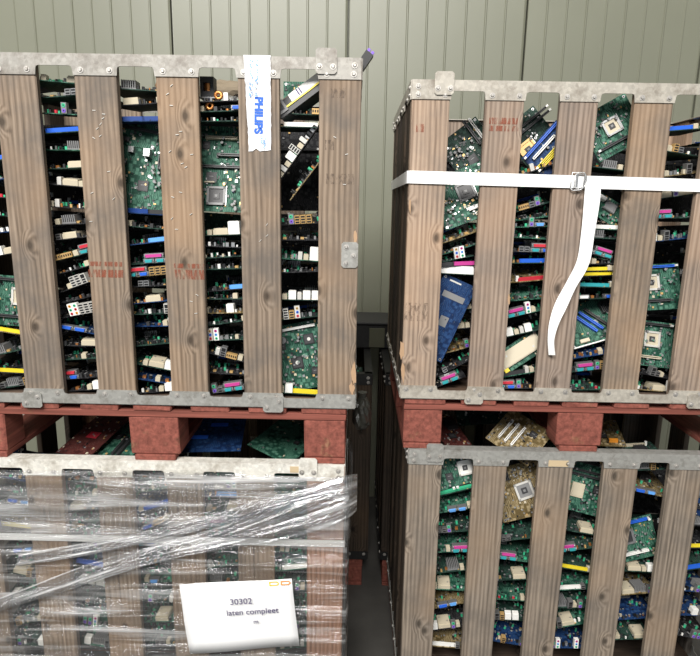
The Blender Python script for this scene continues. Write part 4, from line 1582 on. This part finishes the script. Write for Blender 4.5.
def film_sheet(name, z0, z1, seed, gap, amp, mat, x0=-.014, x1=CW + .014, wrap=.35, nx=110, nz=46):
    """sheet over the front that turns round both corners; tension folds run almost level"""
    rn = random.Random(seed)
    ks = [(rn.uniform(20, 90), rn.uniform(-9, 9), rn.uniform(0, 6.28), rn.uniform(.3, 1)) for _ in range(9)]
    L = (x1 - x0) + 2 * wrap
    vs, fs, uv = [], [], []
    for j in range(nz + 1):
        v = j / nz
        for i_ in range(nx + 1):
            s = i_ / nx * L - wrap
            d = gap
            x = min(max(x0 + s, x0), x1)
            over = (x0 - (x0 + s)) if s < 0 else max(0, x0 + s - x1)
            z = z0 + (z1 - z0) * v
            h = sum(a * math.sin(kz * z + kx * s + ph) for kz, kx, ph, a in ks) / 4
            z += .006 * math.sin(s * 7 + seed) * (1 if 0 < v < 1 else 1.4)
            y = -d - amp * (.5 + .5 * h)
            if over > 0:
                side = -1 if s < 0 else 1
                vs.append((x + side * (d * .3 + amp * .3 * h), min(over, wrap) - d, z))
            else:
                vs.append((x, y, z))
            uv.append((s, z))
    for j in range(nz):
        for i_ in range(nx):
            a = j * (nx + 1) + i_
            fs.append((a, a + 1, a + nx + 2, a + nx + 1))
    me = bpy.data.meshes.new(name)
    me.from_pydata(vs, [], fs)
    ul = me.uv_layers.new(name='uv')
    for l in me.loops:
        ul.data[l.index].uv = uv[l.vertex_index]
    me.polygons.foreach_set('use_smooth', [True] * len(fs))
    me.materials.append(MATS[mat])
    return link(name, me, film)


zt = lambda py: at(220, py, YL).z - (RIML - CH)
film_sheet('film_sheet', zt(640) - .3, zt(470), 3, .010, .016, 'stretch_film', nz=110)
film_sheet('film_sheet', zt(530), zt(476), 8, .024, .018, 'stretch_film', nz=70)

# the bunched rope of film that runs down from the right corner
def bunch(name, pts_, seed, mat):
    """folded band: centre line with half widths, folds running lengthwise"""
    rn = random.Random(seed)
    P = catmull([at(a, b_, YL - c_) - Vector((XLL, YL, RIML - CH)) for a, b_, c_, _ in pts_], 10)
    H = catmull([Vector((h_ / 311, 0, 0)) for _, _, _, h_ in pts_], 10)
    nv = 28
    ks = [(rn.uniform(2, 9), rn.uniform(-2, 2), rn.uniform(0, 6.28)) for _ in range(6)]
    vs, fs, uv = [], [], []
    s = 0
    for k, (p_, h_) in enumerate(zip(P, H)):
        if k:
            s += (p_ - P[k - 1]).length
        for j in range(nv + 1):
            v = j / nv * 2 - 1
            fold = sum(math.sin(a * v * 3 + b_ * s * 4 + ph) for a, b_, ph in ks) / 6
            vs.append((p_.x, p_.y - .004 - .012 * (1 - v * v) - .010 * fold, p_.z + v * h_.x * (1 + .15 * math.sin(s * 9))))
            uv.append((s, v * .12))
    for k in range(len(P) - 1):
        for j in range(nv):
            a = k * (nv + 1) + j
            fs.append((a, a + 1, a + nv + 2, a + nv + 1))
    me = bpy.data.meshes.new(name)
    me.from_pydata(vs, [], fs)
    ul = me.uv_layers.new(name='uv')
    for l in me.loops:
        ul.data[l.index].uv = uv[l.vertex_index]
    me.polygons.foreach_set('use_smooth', [True] * len(fs))
    me.materials.append(MATS[mat])
    return link(name, me, film)


bunch('bunched_film', [(357, 492, -.02, 20), (346, 497, .012, 22), (320, 506, .022, 22), (270, 522, .026, 19), (220, 538, .026, 15), (170, 550, .026, 11), (110, 566, .024, 9), (40, 590, .02, 9), (-60, 625, .018, 9)], 5, 'bunched_film')
bunch('bunched_film', [(340, 486, .014, 6), (280, 500, .024, 6), (210, 520, .026, 7), (120, 542, .026, 6), (20, 560, .022, 6)], 6, 'bunched_film')

# ------------------------------------------------------------------ paper note on the film
pc = at(239, 610, YL - .040)
note = thing('paper_note', 'white paper note with printed number stuck on the lower left crate', 'paper', pc)
PWD, PHT = .355, .25
vs, fs = [], []
for j in range(7):
    for i_ in range(13):
        x, z = (i_ / 12 - .5) * PWD, (j / 6 - .60) * PHT
        vs.append((x, .004 * math.sin(x * 14 + j * .5) + .012 * (j / 6 - .6) ** 2, z))
for j in range(6):
    for i_ in range(12):
        a = j * 13 + i_
        fs.append((a, a + 1, a + 14, a + 13))
me = bpy.data.meshes.new('sheet')
me.from_pydata(vs, [], fs)
me.polygons.foreach_set('use_smooth', [True] * len(fs))
me.materials.append(MATS['paper'])
o = link('sheet', me, note)
md = o.modifiers.new('thickness', 'SOLIDIFY')
md.thickness = .0004
note.rotation_euler = (0, -math.radians(5.5), 0)
inv = (Matrix.Translation(pc) @ Matrix.Rotation(-math.radians(5.5), 4, 'Y')).inverted()


def on_note(px, py):
    p_ = at(px, py, YL - .046)
    return inv @ p_


for body, px, py, sz in (('30302', 241, 601.5, .0285), ('laten compleet', 252.5, 611.5, .0275), ('m', 256, 621.5, .022)):
    q = on_note(px, py)
    o = link('printed_text', text_mesh(body, sz, 'ink_dark', .0002, .0001), note)
    o.matrix_local = Matrix.Translation((q.x, -.0075, q.z)) @ Matrix.Rotation(math.pi / 2, 4, 'X')
q = on_note(280, 583)
lg = link('printed_emblem', None, note, (q.x, -.0072, q.z))
for dx, mt in ((-.018, 'ink_yellow'), (.018, 'orange')):
    w_, h_ = .016, .0075
    out = [(dx - w_, -h_), (dx + w_ * .6, -h_), (dx + w_, 0), (dx + w_ * .6, h_), (dx - w_, h_)]
    inn = [(dx + (x - dx) * .78, z * .55) for x, z in out]
    mb = MB()
    for k in range(5):
        w2 = (k + 1) % 5
        mb.prism([out[k], out[w2], inn[w2], inn[k]], -.0003, 0, mt)
    link('emblem_outline', mb.mesh('emblem_outline'), lg)

# ------------------------------------------------------------------ behind the stacks, seen down the gap
xrb = at(386, 380, 2.62).x
make_crate('dark slatted crate added behind the right stack to block light', (xrb, 2.62, .15), 'dark_steel', 'dark_steel', ['plank_wood_dark'], 41, [.1])  # added with its pallet to keep light out of the pallet openings
make_pallet('added dark red pallet under the light-blocking crate behind the right stack', xrb + .01, 2.625, 0, .147, 16)
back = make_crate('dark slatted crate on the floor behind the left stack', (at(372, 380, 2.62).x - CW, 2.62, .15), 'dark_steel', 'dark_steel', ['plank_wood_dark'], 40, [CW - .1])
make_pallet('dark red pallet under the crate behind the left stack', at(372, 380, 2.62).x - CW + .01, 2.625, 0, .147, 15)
for k in range(9):
    rn = random.Random(60 + k)
    t = put_board(io_design(rn.choice(('dark', 'black', 'green')), rn.choice(('UUP', 'cKo', 'Lc')), 300 + k), (at(364, 380, 2.66).x - .11 - (k % 3) * .23, 2.67, 1.02 + .035 * (k // 3)), rn.uniform(-6, 6), rn.uniform(-2, 6), rn.uniform(-8, 8))
    tag(t, 'circuit board on the pile in the dark crate behind the left stack', 'circuit board', 'circuit boards in the crate behind')
cab = thing('equipment_box', 'flat dark equipment box with a pale panel on the crates behind', 'box', (at(378, 330, 3.10).x, 3.10, 1.131))
ztop = at(378, 322, 3.10).z - 1.131
link('body', bevel_box('body', .60, .28, ztop - .012, 'dark_steel', .004), cab, (0, .14, (ztop - .012) / 2))
link('lid', bevel_box('lid', .63, .31, .014, 'charcoal', .004), cab, (0, .14, ztop - .007))
pz0, pz1 = at(377, 348, 3.10).z - 1.131, at(377, 328, 3.10).z - 1.131
pz0 = max(pz0, .006)
link('panel', bevel_box('panel', .085, .008, pz1 - pz0, 'panel_green', .002), cab, (-.005, -.004, (pz0 + pz1) / 2))
link('handle', MB().box(-.03, .03, -.016, -.010, -.004, .004, 'metal').box(-.03, -.024, -.012, 0, -.004, .004, 'metal').box(.024, .03, -.012, 0, -.004, .004, 'metal').mesh('handle'), cab, (-.18, 0, ztop - .06))
lt = thing('plastic_bag', 'crumpled smoky plastic bag hanging in the gap beside the left pallet', 'bag', at(362, 410, YL + .12))
bm = bmesh.new()
bmesh.ops.create_icosphere(bm, subdivisions=3, radius=1)
for v in bm.verts:
    k = 1 + .18 * math.sin(v.co.x * 9 + v.co.z * 5) * math.cos(v.co.y * 7)
    v.co = Vector((v.co.x * .030 * k, v.co.y * .05 * k, v.co.z * .055 * k - .01))
me = bpy.data.meshes.new('bag_body')
bm.to_mesh(me)
bm.free()
me.materials.append(MATS['smoky_plastic'])
link('bag_body', me, lt)
link('neck', MB().cyl((0, 0, .03), .010, .03, 'smoky_plastic', 'z', 8, r2=.016).mesh('neck'), lt)

# ------------------------------------------------------------------ labels for the boards in the gaps
ORD = ['topmost', 'second', 'third', 'fourth', 'fifth', 'sixth', 'seventh', 'eighth', 'ninth', 'tenth', 'eleventh', 'twelfth', 'thirteenth', 'fourteenth', 'fifteenth', 'sixteenth', 'seventeenth', 'eighteenth', 'nineteenth', 'twentieth',
       'twenty-first', 'twenty-second', 'twenty-third', 'twenty-fourth', 'twenty-fifth']
GAPW = {'L': ['rightmost gap', 'second gap from right', 'third gap from right', 'fourth gap from right', 'leftmost gap'],
        'R': ['leftmost gap', 'second gap from left', 'third gap from left', 'fourth gap from left', 'rightmost gap']}
by = {}
for e in BOARDS:
    by.setdefault((e[1], e[2]), []).append(e)
for (ck, g_), es in by.items():
    es.sort(key=lambda e: -e[0].matrix_world.translation.z if e[4] == '' else -(e[0].matrix_world @ Vector((0, .1, 0))).z)
    for k, e in enumerate(es):
        pos = ORD[k] if k == 0 else ORD[k] + ' from top'
        word = CR[ck][3].replace('film-wrapped ', '')
        tag(e[0], f"{e[4] + ' ' if e[4] else ''}{e[3]} circuit board, {pos} in {GAPW[ck[0]][g_]} of {word}", 'circuit board', f'circuit boards in the {word}')
